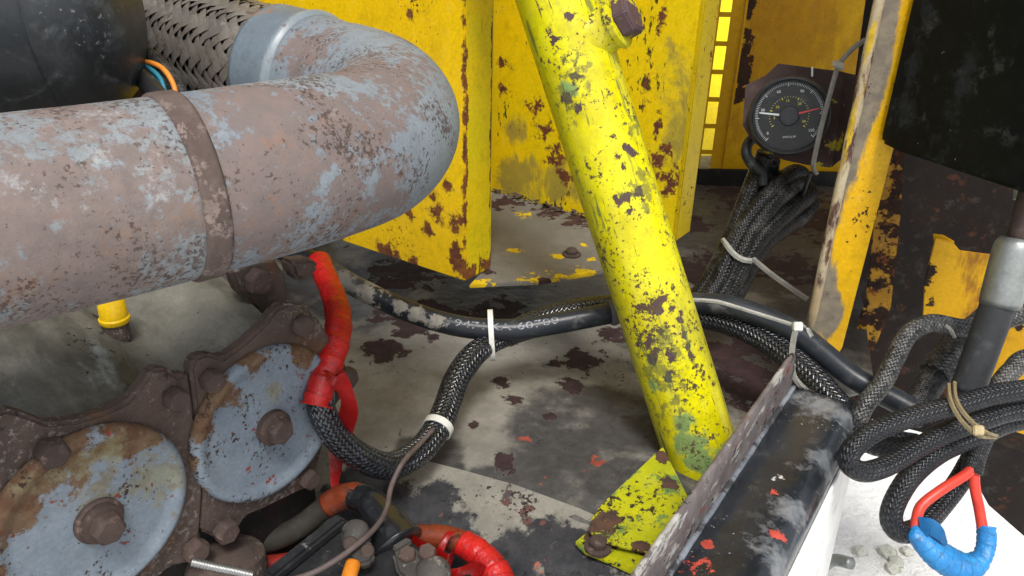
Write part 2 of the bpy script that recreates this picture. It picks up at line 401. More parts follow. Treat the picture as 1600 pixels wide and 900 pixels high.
M_boxside = layered('yellow_enamel_stained', (.64, .52, .003), (.74, .52, .002), [
    dict(col=(.10, .035, .018), col2=(.22, .08, .02), scale=50, lo=.58, hi=.62, rough=.85, h=-.0003,
         blobs=[(Kb + Z*.2, .0065, vert), (Nb + Z*.2, .006, vert), (Kb, .03), (Nb, .03)], bw=.34, hf=.1),
    dict(col=(.08, .06, .01), scale=40, lo=.62, hi=.68, stretch=(1, 1, .15), rough=.7)], rough=.45, vs=14)
M_back = layered('yellow_recess_paint', (.78, .56, .002), (.70, .55, .003), [
    dict(col=(.16, .16, .06), col2=(.10, .10, .07), scale=10, lo=.52, hi=.68, amt=.65, rough=.6, dist=1.5,
         stretch=(1, 1, .5), hf=.15, blobs=[(kh(850, 285), .06), (kh(800, 205), .04), (kh(810, 275), .05), (kh(930, 290), .06), (kh(1055, 180), .04, (1, 1, .4)), (kh(960, 240), .04)], bw=.28),
    dict(col=(.17, .055, .02), col2=(.09, .03, .02), scale=60, lo=.62, hi=.64, rough=.85, h=-.0004, halo=.07,
         hf=.12, blobs=[(kh(848, 205), .03), (kh(866, 240), .03), (kh(835, 170), .02), (kh(1035, 245), .035), (kh(1040, 275), .04), (kh(880, 275), .02), (kh(1010, 135), .012, (1, 1, .25)), (kh(1035, 20), .010, (1, 1, .25)), (kh(1028, 200), .010, (1, 1, .3)), (kh(784, 100), .018), (kh(784, 140), .018)], bw=.19),
    dict(col=(.07, .05, .01), scale=120, lo=.64, hi=.68, stretch=(1, 1, .4), mod=14)], rough=.5, vs=7)
body = thing('body_box', 'rusty edged yellow box panel with recess behind the grey exhaust elbow', 'panel', Kb)
def wall(name, a, b, h, th, mat, parent, lift=0):
    d = (b - a); d.z = 0; n = V((d.y, -d.x, 0)).normalized(); a2, b2 = V((a.x, a.y, a.z+lift)), V((b.x, b.y, a.z+lift))
    return part(name, prism([a2, b2, b2 + Z*h, a2 + Z*h], -n*th, .0015), mat, parent)
wall('side_panel', Lb, Kb, H, .004, M_box, body)
wall('front_edge', Kb + V((.0012, .0012, 0)), Nb, H, .004, M_boxside, body)
wall('return_panel', Nb + V((0, .005, 0)), Bl, H, .004, M_boxside, body)
wall('back_panel', Bl + V((-.2, .155, 0)), Rr + V((.004, -.003, 0)), H, .004, M_back, body, -.012)
Q = zb(944, 423)
M_plate = layered('grey_plate_paint', (.17, .16, .145), (.12, .115, .105), [
    dict(col=(.60, .42, .01), col2=(.45, .30, .01), scale=60, lo=.60, hi=.625, rough=.5, h=.0003,
         blobs=[(zb(745, 444), .03), (zb(835, 436), .025), (zb(870, 432), .025), (zb(910, 427), .03), (zb(872, 400), .022), (zb(805, 390), .014), (zb(925, 405), .012), (zb(912, 382), .010), (zb(815, 336), .02)], bw=.22),
    dict(col=RUST2, col2=RUST, scale=50, lo=.60, hi=.64, rough=.85, h=-.0004, blobs=[(zb(790, 316), .05), (zb(860, 332), .04), (zb(900, 345), .04), (zb(760, 425), .02), (zb(850, 438), .02)], bw=.25)], rough=.5, vs=8)
pl = part('bottom_plate', prism([Kb + V((.006, -.012, .0015)), zb(840, 440), Q, zb(1000, 404), Rr + V((0, -.02, 0)), Rr, Bl, Nb + V((-.004, .01, 0))], V((0, 0, -.006)), .0012), M_plate, body, 'grey plate with chipped yellow front edge')
M_bolt = layered('rusted_bolt', (.075, .05, .042), (.045, .032, .028), [dict(col=(.16, .11, .09), scale=90, lo=.58, hi=.66)], rough=.75, gh=.0004)
bc = zb(893, 398); part('washer', lathe(bc, Z, [(.014, 0), (.014, .002), (.011, .0035)]), M_bolt, pl); part('bolt', lathe(bc, Z, [(.009, .003), (.009, .007), (.006, .010), (.001, .0105)], 20), M_bolt, pl)
# flaky rust ridge where the back panel meets the plate
bm = bmesh.new()
for i in range(42):
    t = i/41; p = Bl.lerp(Rr, t*.62) + V((.004, -.012, .002)); s = random.uniform(.004, .010)
    q = [p + V((random.uniform(-s, s), random.uniform(-s, s)*1.2, random.uniform(0, s*.8))) for _ in range(4)]
    vs = [bm.verts.new(x) for x in q]; bm.faces.new(vs[:3]); bm.faces.new((vs[0], vs[2], vs[3])); bm.faces.new((vs[1], vs[2], vs[3]))
part('rust_flakes', frombm(bm), M_bolt, body, 'dark rust flakes along the foot of the recess', kind='stuff')

# upright post right of the recess
M_post = layered('yellow_post_paint', (.62, .47, .008), (.56, .40, .006), [
    dict(col=(.09, .035, .018), scale=90, lo=.63, hi=.66, rough=.85, mod=8),
    dict(col=(.10, .09, .05), scale=11, lo=.56, hi=.7, amt=.6, blobs=[(at(1062, 170, 1.3), .03, (1, 1, .4))], bw=.2)], rough=.42, vs=7)
pb = onz(1037, 370, ZB); pm = onz(1055, 378, ZB); pr = onz(1078, 362, ZB)
post = thing('corner_post', 'plain yellow upright post between recess and slotted strip', 'post', pm)
wall('front_face', pb, pm, H, .003, M_post, post); wall('side_face', pm + V((.001, .001, 0)), pr, H, .003, M_post, post)
# slotted strip with a bright cover behind
YB = onz(1098, 285, ZF).y
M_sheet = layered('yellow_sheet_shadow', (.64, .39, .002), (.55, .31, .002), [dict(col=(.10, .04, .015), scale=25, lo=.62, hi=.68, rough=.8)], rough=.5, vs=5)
slot = thing('slotted_strip', 'yellow strip pierced by a column of square slots', 'panel', V((.5, YB, ZF)))
p0, nB = V((0, YB, 0)), V((0, 1, 0))
def yb(px, py): return hit(px, py, p0, nB)
xl, xr = yb(1096, 240).x, yb(1112.5, 240).x
def vbox(x0, x1, z0, z1, y=YB, th=.003): return obox(V(((x0+x1)/2, y+th/2, (z0+z1)/2)), V(((x1-x0)/2, 0, 0)), V((0, th/2, 0)), V((0, 0, (z1-z0)/2)), .0005)
z0, z1 = ZF - .02, ZF + .95
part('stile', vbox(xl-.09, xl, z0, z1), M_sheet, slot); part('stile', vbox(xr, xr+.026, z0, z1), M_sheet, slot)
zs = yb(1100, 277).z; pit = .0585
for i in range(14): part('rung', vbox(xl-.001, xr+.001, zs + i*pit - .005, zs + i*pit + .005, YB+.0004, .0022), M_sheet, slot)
M_bright = plain('painted_sunlit_yellow', (.88, .68, .004), .4, .1, 10)  # yellow lightened to stand in for sunlight on the cover
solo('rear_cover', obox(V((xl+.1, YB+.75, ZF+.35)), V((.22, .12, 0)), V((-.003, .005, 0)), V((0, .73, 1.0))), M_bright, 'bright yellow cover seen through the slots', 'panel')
# sheet behind the gauge
M_gsheet = layered('rusty_yellow_sheet', (.66, .40, .002), (.56, .31, .002), [
    dict(col=(.28, .10, .012), col2=(.16, .055, .012), scale=16, lo=.46, hi=.62, rough=.75, stretch=(1, 1, .35), blobs=[(hit(1240, 40, V((0, YB, 0)), V((0, 1, 0))), .20), (hit(1300, 80, V((0, YB, 0)), V((0, 1, 0))), .12)], bw=.14, amt=.4),
    dict(col=(.028, .017, .014), col2=(.06, .025, .016), scale=26, lo=.56, hi=.60, rough=.85, h=-.0005,
         blobs=[(yb(1170, 40), .022, (1, 1, .14)), (yb(1160, 150), .026), (yb(1164, 110), .022, (1, 1, .4)), (yb(1168, 0), .022, (1, 1, .2)), (yb(1172, 190), .014)], bw=.32)], rough=.5, vs=6)
gp = thing('rear_sheet', 'rust streaked yellow sheet behind the round gauge', 'panel', V((.7, YB, ZF)))
part('sheet', vbox(xr+.0275, xr+.62, z0, z1, YB+.010), M_gsheet, gp)
part('fold', vbox(xr+.0265, xr+.031, z0, z1, YB-.004, .018), M_sheet, gp)
M_skirt = plain('black_skirt', (.013, .013, .014), .6, .4)
part('skirt', vbox(xl-.02, xr+.45, z0-.02, ZF+.035, YB-.012, .008), M_skirt, gp)

# ================================================================== right hand yellow post with worn edge
PD = .955
def rh(px, py): return hit(px, py, at(1266, 520, PD), V((0, 1, 0)))
M_rpost = layered('yellow_post_worn', (.64, .37, .002), (.58, .32, .002), [
    dict(col=(.20, .17, .12), col2=(.13, .11, .085), scale=26, lo=.50, hi=.62, rough=.55, stretch=(1, 1, .3),
         hf=.08, blobs=[(rh(1366, 60), .024, (1, 1, .10)), (rh(1350, 150), .022, (1, 1, .12)), (rh(1328, 250), .016, (1, 1, .12)), (rh(1305, 330), .012, (1, 1, .1)), (rh(1284, 460), .016, (1, 1, .2)), (rh(1280, 500), .020), (rh(1300, 500), .012, (1, 1, .3))], bw=.40),
    dict(col=(.035, .02, .012), scale=150, lo=.645, hi=.68, rough=.85, mod=12, blobs=[(rh(1345, 345), .018, (1, 1, .5))], bw=.10),
    dict(col=(.06, .03, .02), scale=60, lo=.63, hi=.66, rough=.85)], rough=.42, vs=6)
M_lip = layered('scraped_lip', (.42, .36, .24), (.30, .22, .12), [dict(col=(.10, .05, .035), col2=(.06, .03, .03), scale=50, lo=.50, hi=.58, stretch=(1, 1, .3), rough=.75), dict(col=(.60, .40, .02), scale=30, lo=.57, hi=.62, stretch=(1, 1, .25))], rough=.5)
rb, rt_ = at(1268, 530, PD), None
def vline(px, py, d, ztop): p = at(px, py, d); return p, V((p.x, p.y, ztop))
a0 = at(1266, 520, PD); ZT = 1.9
fx = (at(1330, 520, PD-.0) - a0); fx.z = 0
rp = thing('worn_post', 'yellow upright post with scraped bare left edge beside the gauge', 'post', a0)
w0 = a0 + Z*.02
pts = [w0, at(1284, 560, PD) - fx*0, at(1320, 568, PD)]
rx = at(1322, 520, PD)
A = V((a0.x, a0.y, a0.z)); B = V((rx.x, rx.y, a0.z))
part('face', prism([A, A + (B-A)*.35 - Z*.035, A + (B-A)*.8 - Z*.045, B - Z*.02, B + Z*.28 + (B-A)*.13, B + Z*(ZT-a0.z) + (B-A)*.18, A + Z*(ZT-a0.z)], V((0, .0035, 0)), .001), M_rpost, rp)
lipP = [A + V((-.002, -.001, .0)) + Z*(i*.03) + V((random.uniform(-.0006, .0006), random.uniform(-.0006, .0006), 0)) for i in range(int((ZT-a0.z)/.03))]
part('rolled_edge', tube(lipP, .0055, 12), M_lip, rp)
part('return_flange', prism([B + V((.018, .002, .27)), B + V((.018, .09, .27)), B + V((.018, .09, 1.0)), B + V((.018, .002, 1.0))], V((.003, 0, 0)), .0008), M_rpost, rp)

# dark rusted uprights and yellow sheets behind the post
M_rustcol = layered('flaking_yellow_rust', (.50, .27, .006), (.32, .15, .008), [
    dict(col=(.016, .009, .007), col2=(.04, .017, .01), scale=34, halo=.06, hf=.15, lo=.47, hi=.50, rough=.9, h=-.0008),
    dict(col=(.18, .06, .015), scale=60, lo=.56, hi=.62, rough=.85)], rough=.6, vs=20)
def flat(name, pxs, d, mat, th=.004, parent=None, label=None, cat=None):
    """upright sheet: pixels of its outline met with a vertical plane d metres off"""
    c = at(sum(p[0] for p in pxs)/len(pxs), sum(p[1] for p in pxs)/len(pxs), d); n = V((-.25, -1, 0)).normalized()
    me = prism([hit(x, y, c, n) for x, y in pxs], -n*th, .0008)
    return part(name, me, mat, parent, label) if parent else solo(name, me, mat, label, cat)
flat('rusty_upright', [(1393, -60), (1425, -60), (1412, 240), (1408, 330), (1392, 480), (1355, 575), (1318, 575), (1352, 470), (1372, 300)], 1.12, M_rustcol, label='rust eaten upright with flaking yellow paint beside the worn post', cat='post')
M_darkwall = layered('shade_dark_rust_wall', (.008, .006, .0055), (.014, .009, .007), [dict(col=(.03, .024, .02), scale=14, lo=.54, hi=.68, rough=.8, amt=.7), dict(col=(.06, .025, .015), scale=30, lo=.58, hi=.64, rough=.9)], rough=.8)  # rust on near-black; the deep shade of this side is in the colour
flat('dark_wall', [(1364, -80), (1720, -80), (1720, 765), (1545, 700), (1440, 676), (1305, 640), (1284, 500), (1300, 380)], 1.42, M_darkwall, label='rust stained wall behind the braided cables, darkened for shade', cat='wall')
M_rsheet = layered('yellow_sheet_right', (.58, .32, .002), (.48, .25, .002), [
    dict(col=(.22, .085, .012), col2=(.12, .045, .012), scale=18, lo=.54, hi=.66, rough=.8, stretch=(1, 1, .3), amt=.8),
    dict(col=(.03, .018, .012), scale=40, lo=.60, hi=.63, rough=.9, h=-.0006, blobs=[(at(1462, 480, 1.2), .022), (at(1475, 385, 1.2), .02), (at(1445, 440, 1.2), .02, (1, 1, .4)), (at(1545, 415, 1.2), .015), (at(1590, 510, 1.2), .015), (at(1580, 700, 1.15), .04)], bw=.26)], rough=.5, vs=8)
sh = thing('rear_yellow_sheet', 'yellow sheet with rust holes behind the hanging hose', 'panel', at(1500, 500, 1.2))
flat('sheet', [(1462, 372), (1490, 380), (1500, 392), (1560, 400), (1850, 430), (1850, 780), (1560, 690), (1535, 600), (1500, 520), (1442, 498), (1445, 440)], 1.2, M_rsheet, parent=sh)
flat('curled_flake', [(1458, 366), (1474, 368), (1492, 378), (1488, 386), (1470, 380), (1460, 382)], 1.185, M_rsheet, parent=sh)
flat('under_frame', [(1545, 690), (1700, 740), (1700, 920), (1600, 838), (1545, 790), (1520, 745)], 1.05, M_darkwall, th=.05, label='black under frame beam above the bright ground', cat='beam')
solo('pale_tube', lathe(at(1594, 262, 1.0), at(1600, 200, 1.0) - at(1592, 330, 1.0), [(.006, -.04), (.006, .04)], 14), plain('green_grey', (.22, .25, .2)), 'thin greenish tube end below the black housing', 'tube')

# black housing, upper right
c0 = at(1371, 222, .85); c1 = onz(1396, 240, c0.z - .004); c2 = onz(1640, 318, c0.z - .004)
_nh = (c2 - c1).cross(Z)
def hh0(px, py): return hit(px, py, c1, _nh)
M_black = layered('black_plastic', (.0032, .0045, .0048), (.0025, .003, .0035), [
    dict(col=(.30, .32, .33), scale=110, lo=.69, hi=.72, rough=.8), dict(col=(.04, .045, .05), scale=24, lo=.58, hi=.76, amt=.4, rough=.7, blobs=[(hh0(1420, 120), .02, (1, 1, .2)), (hh0(1412, 190), .02), (hh0(1440, 40), .025), (hh0(1500, 150), .03, (1, 1, .3))], bw=.22, hf=.3)], rough=.4, vs=9, spec=.15)

bt = thing('black_housing', 'black box housing hanging in front of the worn yellow post', 'housing', c0)
ZH = 2.3  # raised out of view to block sky light from the right
part('front_shell', prism([c0, c1, c2, c2 + V((.2, .25, 0)), c0 + V((.3, .25, 0))], Z*(ZH - c0.z), .006, 3), M_black, bt)

solo('added_backing', prism([V((-1.1, .75, .5)), V((-.33, 1.35, .5)), V((-.33, 1.35, 1.9)), V((-1.1, .75, 1.9))], V((-.01, .015, 0)), .001), M_dark, 'black backing sheet added in the gap behind the rubber duct', 'panel')  # added sheet that keeps bright ground from showing in the dark gap


solo('added_shade_plate', obox(V((.72, 1.36, 1.92)), V((.44, 0, 0)), V((0, .42, 0)), V((0, 0, .004))), M_box, 'unseen yellow plate added to shade the rear of the bay', 'plate')  # added out of view to shade the slotted strip and rear sheet
# ================================================================== engine
ET = V((math.cos(math.radians(52)), math.sin(math.radians(52)), 0)); EN = V((ET.y, -ET.x, 0))
E0 = at(415, 660, .72)
def ep(px, py, n=0.0): return hit(px, py, E0 + EN*n, EN)
def et(t, n, z): return E0 + ET*t + EN*n + Z*z
SPC = .157; RC = .074
M_flange = layered('rusted_casting', (.085, .058, .047), (.05, .036, .03), [
    dict(col=(.13, .07, .035), col2=(.08, .035, .018), scale=14, hf=.2, lo=.54, hi=.68, amt=.8, rough=.9),
    dict(col=(.30, .27, .25), scale=200, lo=.57, hi=.65, rough=.9, mod=12, amt=.5, hf=.2),
    dict(col=(.025, .02, .018), scale=60, lo=.62, hi=.68, rough=.9)], rough=.85, vs=18, grain=420, gh=.0006, spec=.3)
M_head = layered('grimy_grey_casting', (.15, .145, .12), (.09, .088, .072), [
    dict(col=(.03, .027, .02), scale=7, lo=.50, hi=.68, amt=.75, rough=.5, hf=.15, axis=EN),
    dict(col=(.30, .34, .36), scale=24, lo=.56, hi=.72, amt=.45, rough=.7, hf=.25, axis=EN),
    dict(col=(.018, .016, .014), scale=120, lo=.64, hi=.68, mod=16)], rough=.6, vs=9, gh=.0003, wave=.001)
eng = thing('engine_block', 'rusty engine casting with round grey blue access covers', 'engine', et(-.1, -.1, -.4))
fl_px = [(-330, 760), (-160, 704), (-60, 672), (-15, 652), (10, 640), (40, 648), (75, 662), (120, 658), (165, 645), (200, 628), (222, 603), (238, 578), (262, 576), (280, 590), (298, 578), (304, 560), (326, 553), (350, 560), (385, 535), (415, 506), (432, 484), (452, 474), (478, 480), (500, 500), (520, 535), (538, 565), (550, 588), (545, 612), (525, 635), (508, 690), (496, 735), (488, 762), (470, 768), (430, 788), (385, 808), (366, 838), (348, 848), (328, 836), (316, 832), (318, 858), (300, 880), (268, 886), (235, 915), (150, 965), (0, 975), (-160, 1010), (-330, 1100)]
i1 = fl_px.index((298, 578)); i2 = fl_px.index((316, 832))
part('flange', prism([ep(x, y) for x, y in fl_px[i1:i2+1] + [(322, 740), (306, 640)]], -EN*.014, .0028, 3), M_flange, eng)
part('flange', prism([ep(x, y, -.0015) for x, y in [(303.5, 640), (319.5, 740), (313.5, 832)] + fl_px[i2+1:] + fl_px[:i1] + [(294, 582)]], -EN*.014, .0028, 3), M_flange, eng)
part('rear_flange', prism([ep(x, y, -.05) for x, y in ((360, 424), (395, 408), (430, 404), (446, 430), (452, 462), (440, 492), (415, 508), (398, 480), (372, 455))], -EN*.014, .003, 3), M_flange, eng)
# cylinder head upper surface: ridges run back from the flange
zt = (ep(200, 640) - E0).z - .004
def headz(t, n):
    return zt + .013*(math.cos(2*math.pi*(t - .02 + .12*n)/SPC) - .25*math.cos(4*math.pi*(t - .02 + .12*n)/SPC)) - .006 - .03*max(0, t-.02) + .30*(-n) - .35*max(0, -n-.16) + (.02*math.exp(n/.012)*-1)
vs, fs = [], []; NT, NN = 90, 40
for i in range(NT+1):
    for k in range(NN+1):
        t = -.62 + .655*i/NT; n = -.012 - .30*k/NN
        vs.append(et(t, n, headz(t, n) + random.uniform(-.0003, .0003)))
for i in range(NT):
    for k in range(NN): a = i*(NN+1)+k; fs.append((a, a+NN+1, a+NN+2, a+1))
part('cylinder_head', mk(vs, fs), M_head, eng, 'greasy grey green ridged casting under the exhaust pipe')
part('crankcase', prism([et(-.62, -.018, -.09), et(.06, -.018, -.07), et(.035, -.30, -.07), et(-.62, -.30, -.09)], Z*-.42, .004), M_dark, eng)
part('end_wall', prism([et(.03, -.016, .066), et(.03, -.016, -.08), et(.03, -.30, -.08), et(.03, -.30, .08)], ET*.012, .004), M_flange, eng)
for i in range(4):
    c = et(-SPC*i, .0005, 0)
    ul = c + Z*.055 - ET*.035
    Mc = layered('blue_cover_paint', (.15, .185, .225), (.18, .215, .25), [
        dict(col=(.085, .043, .024), col2=(.13, .085, .05), scale=32, lo=.54, hi=.62, rough=.88,
             blobs=[(c + Z*.073 - ET*.01, .026 + .02*(i == 1)), (c + Z*.06 - ET*.042, .026 + .01*(i == 1)), (c + Z*.035 - ET*.066, .024 + .008*(i == 1)), (c - ET*.076, .016), (c + Z*.06 + ET*.045, .022 + .012*(i == 1)), (c - Z*.03 - ET*.07, .012 + .01*(i==1))], bw=.30, hf=.22),
        dict(col=(.20, .20, .13), col2=(.13, .095, .04), scale=24, lo=.58, hi=.68, amt=.7, hf=.2, blobs=[(c + Z*.03 + ET*.01, .06 if i == 1 else .02), (c + ET*.06, .04 if i == 1 else .02)], bw=.2),
        dict(col=(.22, .045, .03), col2=(.09, .04, .03), scale=75, lo=.635, hi=.655, rough=.8, h=-.0003, rgh=.6),
        dict(col=(.05, .03, .022), scale=230, lo=.60, hi=.64, rough=.9, mod=20)], rough=.5, vs=14, off=i*4.0)
    cv = part('access_cover', lathe(c, EN, [(RC+.0015, 0), (RC+.0015, .003), (RC, .0062), (RC-.002, .0082), (RC-.005, .0088), (RC-.009, .0075), (RC-.013, .0050), (RC-.018, .0046), (.03, .0058), (.012, .0070), (.001, .0074)], 72), Mc, eng,
              ['blue grey cover with rust on its upper rim', 'blue grey cover mottled with rust and green grime', 'blue grey cover next in the row'] [min(i, 2)])
    off = c + EN*.007 + ET*.001 - Z*.001
    part('washer', lathe(off, EN, [(.0185, 0), (.0185, .003), (.017, .0045), (.0155, .0045), (.0155, .009), (.012, .010)] if i == 1 else [(.0165, 0), (.0165, .006), (.014, .008)], 36), M_bolt, cv)
    part('bolt', hexhead(off + EN*(.009 if i == 1 else .006), EN, .0125, .012, .3*i), M_bolt, cv)
for (x, y, r) in ((76, 703, .0115), (270, 620, .010), (326, 591, .010), (468, 507, .0105), (536, 588, .012), (478, 745, .0105), (348, 826, .0115), (301, 856, .0115), (398, 437, .013)):
    nn = .0 if x != 398 else -.05
    p = ep(x, y, nn) + EN*.0; part('flange_bolt', hexhead(p, EN, r, .012, x*.1), M_bolt, eng)
# small rusty lugs beyond the flange, in the gloom under the pipe
part('lug', prism([ep(x, y, -.05) for x, y in ((432, 400), (470, 396), (482, 410), (455, 434), (440, 425))], EN*.02, .004), M_flange, eng)
# yellow cap on its brown boss
def proj(p):
    q = p - CAM; d = q.dot(FWD); return 800 + FPX*q.dot(RGT)/d, 450 - FPX*q.dot(UPV)/d
best = min(((abs(proj(et(t/200, n/200, headz(t/200, n/200)))[0]-183) + abs(proj(et(t/200, n/200, headz(t/200, n/200)))[1]-520), t/200, n/200) for t in range(-80, 20) for n in range(-50, -4)))
cb = et(best[1], best[2], headz(best[1], best[2]) - .004)
cap = thing('filler_cap', 'small yellow plastic cap on a brown boss under the exhaust pipe', 'cap', cb)
part('boss', lathe(cb, Z, [(.0105, 0), (.0105, .016), (.0095, .018)], 24), M_flange, cap)
M_ycap = plain('yellow_plastic', (.80, .50, .004), .35, .12, 60)
part('cap', lathe(cb, Z, [(.0115, .0165), (.0125, .018), (.0125, .021), (.0112, .022), (.0108, .040), (.008, .044), (.001, .045)], 32), M_ycap, cap)

# ================================================================== exhaust
RP = .0600
u1a, u1b = at(0, 347, .46), at(290, 293, .526)
path = catmull([u1a + (u1a-u1b)*2.4, u1a, at(150, 320, .492), u1b, at(420, 267, .558), at(508, 247, .592), at(578, 226, .634), at(608, 192, .680), at(592, 160, .722), at(545, 140, .752), at(480, 121, .778), at(405, 99, .808), at(340, 76, .846), at(270, 48, .89), at(190, 15, .945), at(100, -25, 1.015), at(20, -60, 1.075)], 10)
_, PS = frames(path)
def cut(s0, s1, st=.008):
    n = max(2, int((s1-s0)/st)); return [interp(PS, path, s0 + (s1-s0)*i/n) for i in range(n+1)]
def s_at(px, lo=0, hi=9):
    return min(((abs(proj(p)[0]-px), s) for p, s in zip(path, PS) if lo <= s <= hi))[1]
iE0 = max(range(len(path)), key=lambda i: proj(path[i])[0]); sb = s_at(290, 0, PS[iE0]); iE = max(range(len(path)), key=lambda i: proj(path[i])[0]); sE = PS[iE]
sw = s_at(494, sE); sc2 = s_at(436, sE); sbr = s_at(40, sE)
PAINT, PAINT2 = (.225, .245, .255), (.165, .185, .20); PR, PR2 = (.128, .098, .088), (.07, .047, .038)
def pb_(px, py, d, r): return (surf(px, py, path[::3], RP), r)
M_pipe = layered('rusting_grey_pipe_paint', PAINT, PAINT2, [
    dict(col=PR, col2=(.17, .125, .11), scale=10, lo=.47, hi=.57, rough=.85, dist=.3, detail=12, rgh=.76, amt=.88, hf=.62, hfs=9, h=-.0002,
         blobs=[pb_(60, 300, 0, .05), pb_(180, 340, 0, .06), pb_(100, 400, 0, .05), pb_(120, 190, 0, .03)], bw=.10),
    dict(col=(.25, .14, .075), scale=26, lo=.56, hi=.70, amt=.4, rough=.9, hf=.4),
    dict(col=(.36, .39, .40), scale=34, lo=.58, hi=.70, amt=.5, rgh=.75, hf=.4, blobs=[pb_(210, 220, .46, .05), pb_(20, 290, .41, .03), pb_(330, 240, .5, .04)], bw=.10),
    dict(col=PR2, scale=280, lo=.55, hi=.62, rough=.9, amt=.8, mod=25),
    dict(col=(.05, .03, .025), scale=260, lo=.67, hi=.70, rough=.9)], rough=.62, vs=7, grain=500, gh=.00035, spec=.3, off=.37)
M_pipe2 = layered('rusting_elbow_paint', (.19, .22, .245), (.145, .172, .20), [
    dict(col=PR, col2=(.155, .11, .095), scale=13, lo=.49, hi=.58, rough=.85, dist=.3, detail=12, rgh=.76, amt=.88, hf=.62, hfs=8, h=-.0002,
         blobs=[pb_(430, 290, 0, .06), pb_(540, 110, 0, .05), pb_(600, 105, 0, .05), pb_(440, 200, 0, .07), pb_(520, 190, 0, .05), pb_(480, 80, 0, .03), pb_(560, 330, 0, .05)], bw=.17),
    dict(col=(.33, .365, .385), scale=40, lo=.60, hi=.70, amt=.5, rgh=.75),
    dict(col=(.25, .12, .06), scale=36, lo=.58, hi=.68, amt=.4, hf=.4), dict(col=PR2, scale=280, lo=.55, hi=.62, rough=.9, amt=.85, mod=22)], rough=.6, vs=8, grain=500, gh=.00035, spec=.3, off=1.7)
M_band = layered('rust_band', (.105, .078, .068), (.075, .053, .046), [dict(col=(.24, .19, .17), scale=60, lo=.54, hi=.60, amt=.7, hf=.3), dict(col=(.055, .035, .03), scale=40, lo=.58, hi=.64, amt=.7, hf=.2)], rough=.85, gh=.0004, vs=25)
M_weld = layered('grey_weld', (.20, .24, .27), (.15, .185, .21), [dict(col=PR, scale=30, lo=.56, hi=.64)], rough=.4, spec=.6)
ex = thing('exhaust_pipe', 'thick rusting grey exhaust pipe bending back into a braided flex section', 'exhaust', path[iE] - Z*.06)
part('front_pipe', tube(cut(0, sb - .008), RP, 64), M_pipe, ex)
bp_ = cut(sb - .012, sb + .008, .0015); nb = len(bp_)
part('weld_band', tube(bp_, [RP + .0004 + 0.0020*min(1, 2.2*math.sin(math.pi*i/(nb-1))) for i in range(nb)], 64), M_band, ex, 'raised brown rust band round the pipe')
sm_ = [RP*(1.0 - .03*math.exp(-((s - (sw-.03))/.006)**2)) for s in [sb + .006 + (sw-sb)*i/60 for i in range(61)]]
ep_ = [interp(PS, path, sb + .006 + (sw - sb)*i/60) for i in range(61)]
part('elbow', tube(ep_, sm_, 64), M_pipe2, ex)
wp = cut(sw - .002, sw + .012, .001); part('weld_bead', tube(wp, [RP + .0005 + .004*math.sin(math.pi*i/(len(wp)-1)) for i in range(len(wp))], 64), M_weld, ex)
part('collar', tube(cut(sw + .008, sc2, .004), RP + .0022, 64), layered('collar_paint', (.135, .17, .20), (.105, .13, .155), [dict(col=(.22, .13, .07), scale=18, lo=.57, hi=.66, rough=.8)], rough=.45, vs=12), ex)
core = part('flex_core', tube(cut(sc2 - .004, sbr, .01), RP - .0050, 32), M_skirt, ex)
g = layered('dull_steel_braid', (.20, .18, .155), (.13, .118, .105), [dict(col=(.10, .07, .05), scale=60, lo=.55, hi=.66, rough=.7), dict(col=(.30, .29, .27), scale=120, lo=.6, hi=.7, amt=.6)], rough=.42, metal=.35, vs=30, grain=900, gh=.0003)
NS = 24; Lb_ = sbr - sc2 + .004; RB = RP - .0025; pitch = 2*math.pi*RB
BP = [interp(PS, path, sc2 - .004 + Lb_*i/60) for i in range(61)]; BF, BS = frames(BP); kz = 1.0/RB
def bpos(s, th, r):
    P = interp(BS, BP, s); i = min(len(BS)-1, max(0, int(s/BS[-1]*60))); t, a, b = BF[i]
    return P + (a*math.cos(th) + b*math.sin(th))*r
wth = 2*math.pi/NS*.40
for dr in (1, -1):
    for j in range(NS):
        vs, fs = [], []; n = 64
        for i in range(n+1):
            s = BS[-1]*i/n; th = 2*math.pi*j/NS - dr*kz*s
            aa, bb = (j, j - 2*kz*s*NS/(2*math.pi)) if dr == 1 else (j - 2*kz*s*NS/(2*math.pi)*-1, j)
            hgt = .0017*math.tanh(1.6*math.sin(2*math.pi*(aa+bb)/4 + .785))*dr
            for e, dz in ((-1, -.0002), (0, .0002), (1, -.0002)): vs.append(bpos(s, th + e*wth, RB + hgt + dz))
        for i in range(n):
            for q in (0, 1): fs.append((i*3+q, i*3+q+1, i*3+q+4, i*3+q+3))
        part('braid_strand', mk(vs, fs), g, core)

# ================================================================== black air duct, loose wires by it
M_duct = layered('dusty_black_rubber', (.013, .016, .019), (.020, .024, .028), [
    dict(col=(.10, .11, .115), scale=22, lo=.50, hi=.70, amt=.6, rough=.8, dist=2.0), dict(col=(.25, .26, .26), scale=170, lo=.66, hi=.72, rough=.9, mod=12, amt=.7)], rough=.42, vs=10, spec=.5)
dc = at(215, 2, .70); da = (at(-200, 22, .66) - dc).normalized()
solo('air_duct', lathe(dc, da, [(.001, 0), (.03, .0015), (.055, .006), (.075, .015), (.090, .030), (.0965, .045), (.099, .062), (.0985, .064), (.1, .066), (.1, .30), (.1, .55)], 72), M_duct, 'smooth dusty black rubber duct with a rounded end', 'duct')
M_blk = plain('black_rubber', (.016, .017, .019), .45, .3, 40, dust=.5)
solo('black_tube', cable([(190, 95, .74), (222, 122, .72), (255, 160, .70), (280, 200, .69)], .0085), M_blk, 'plain black tube tucked beside the rounded duct', 'tube')
M_sl = braidmat('fine_black_braid', 22, .0034, (.004, .004, .005), (.04, .042, .045), .5, .4, .3)
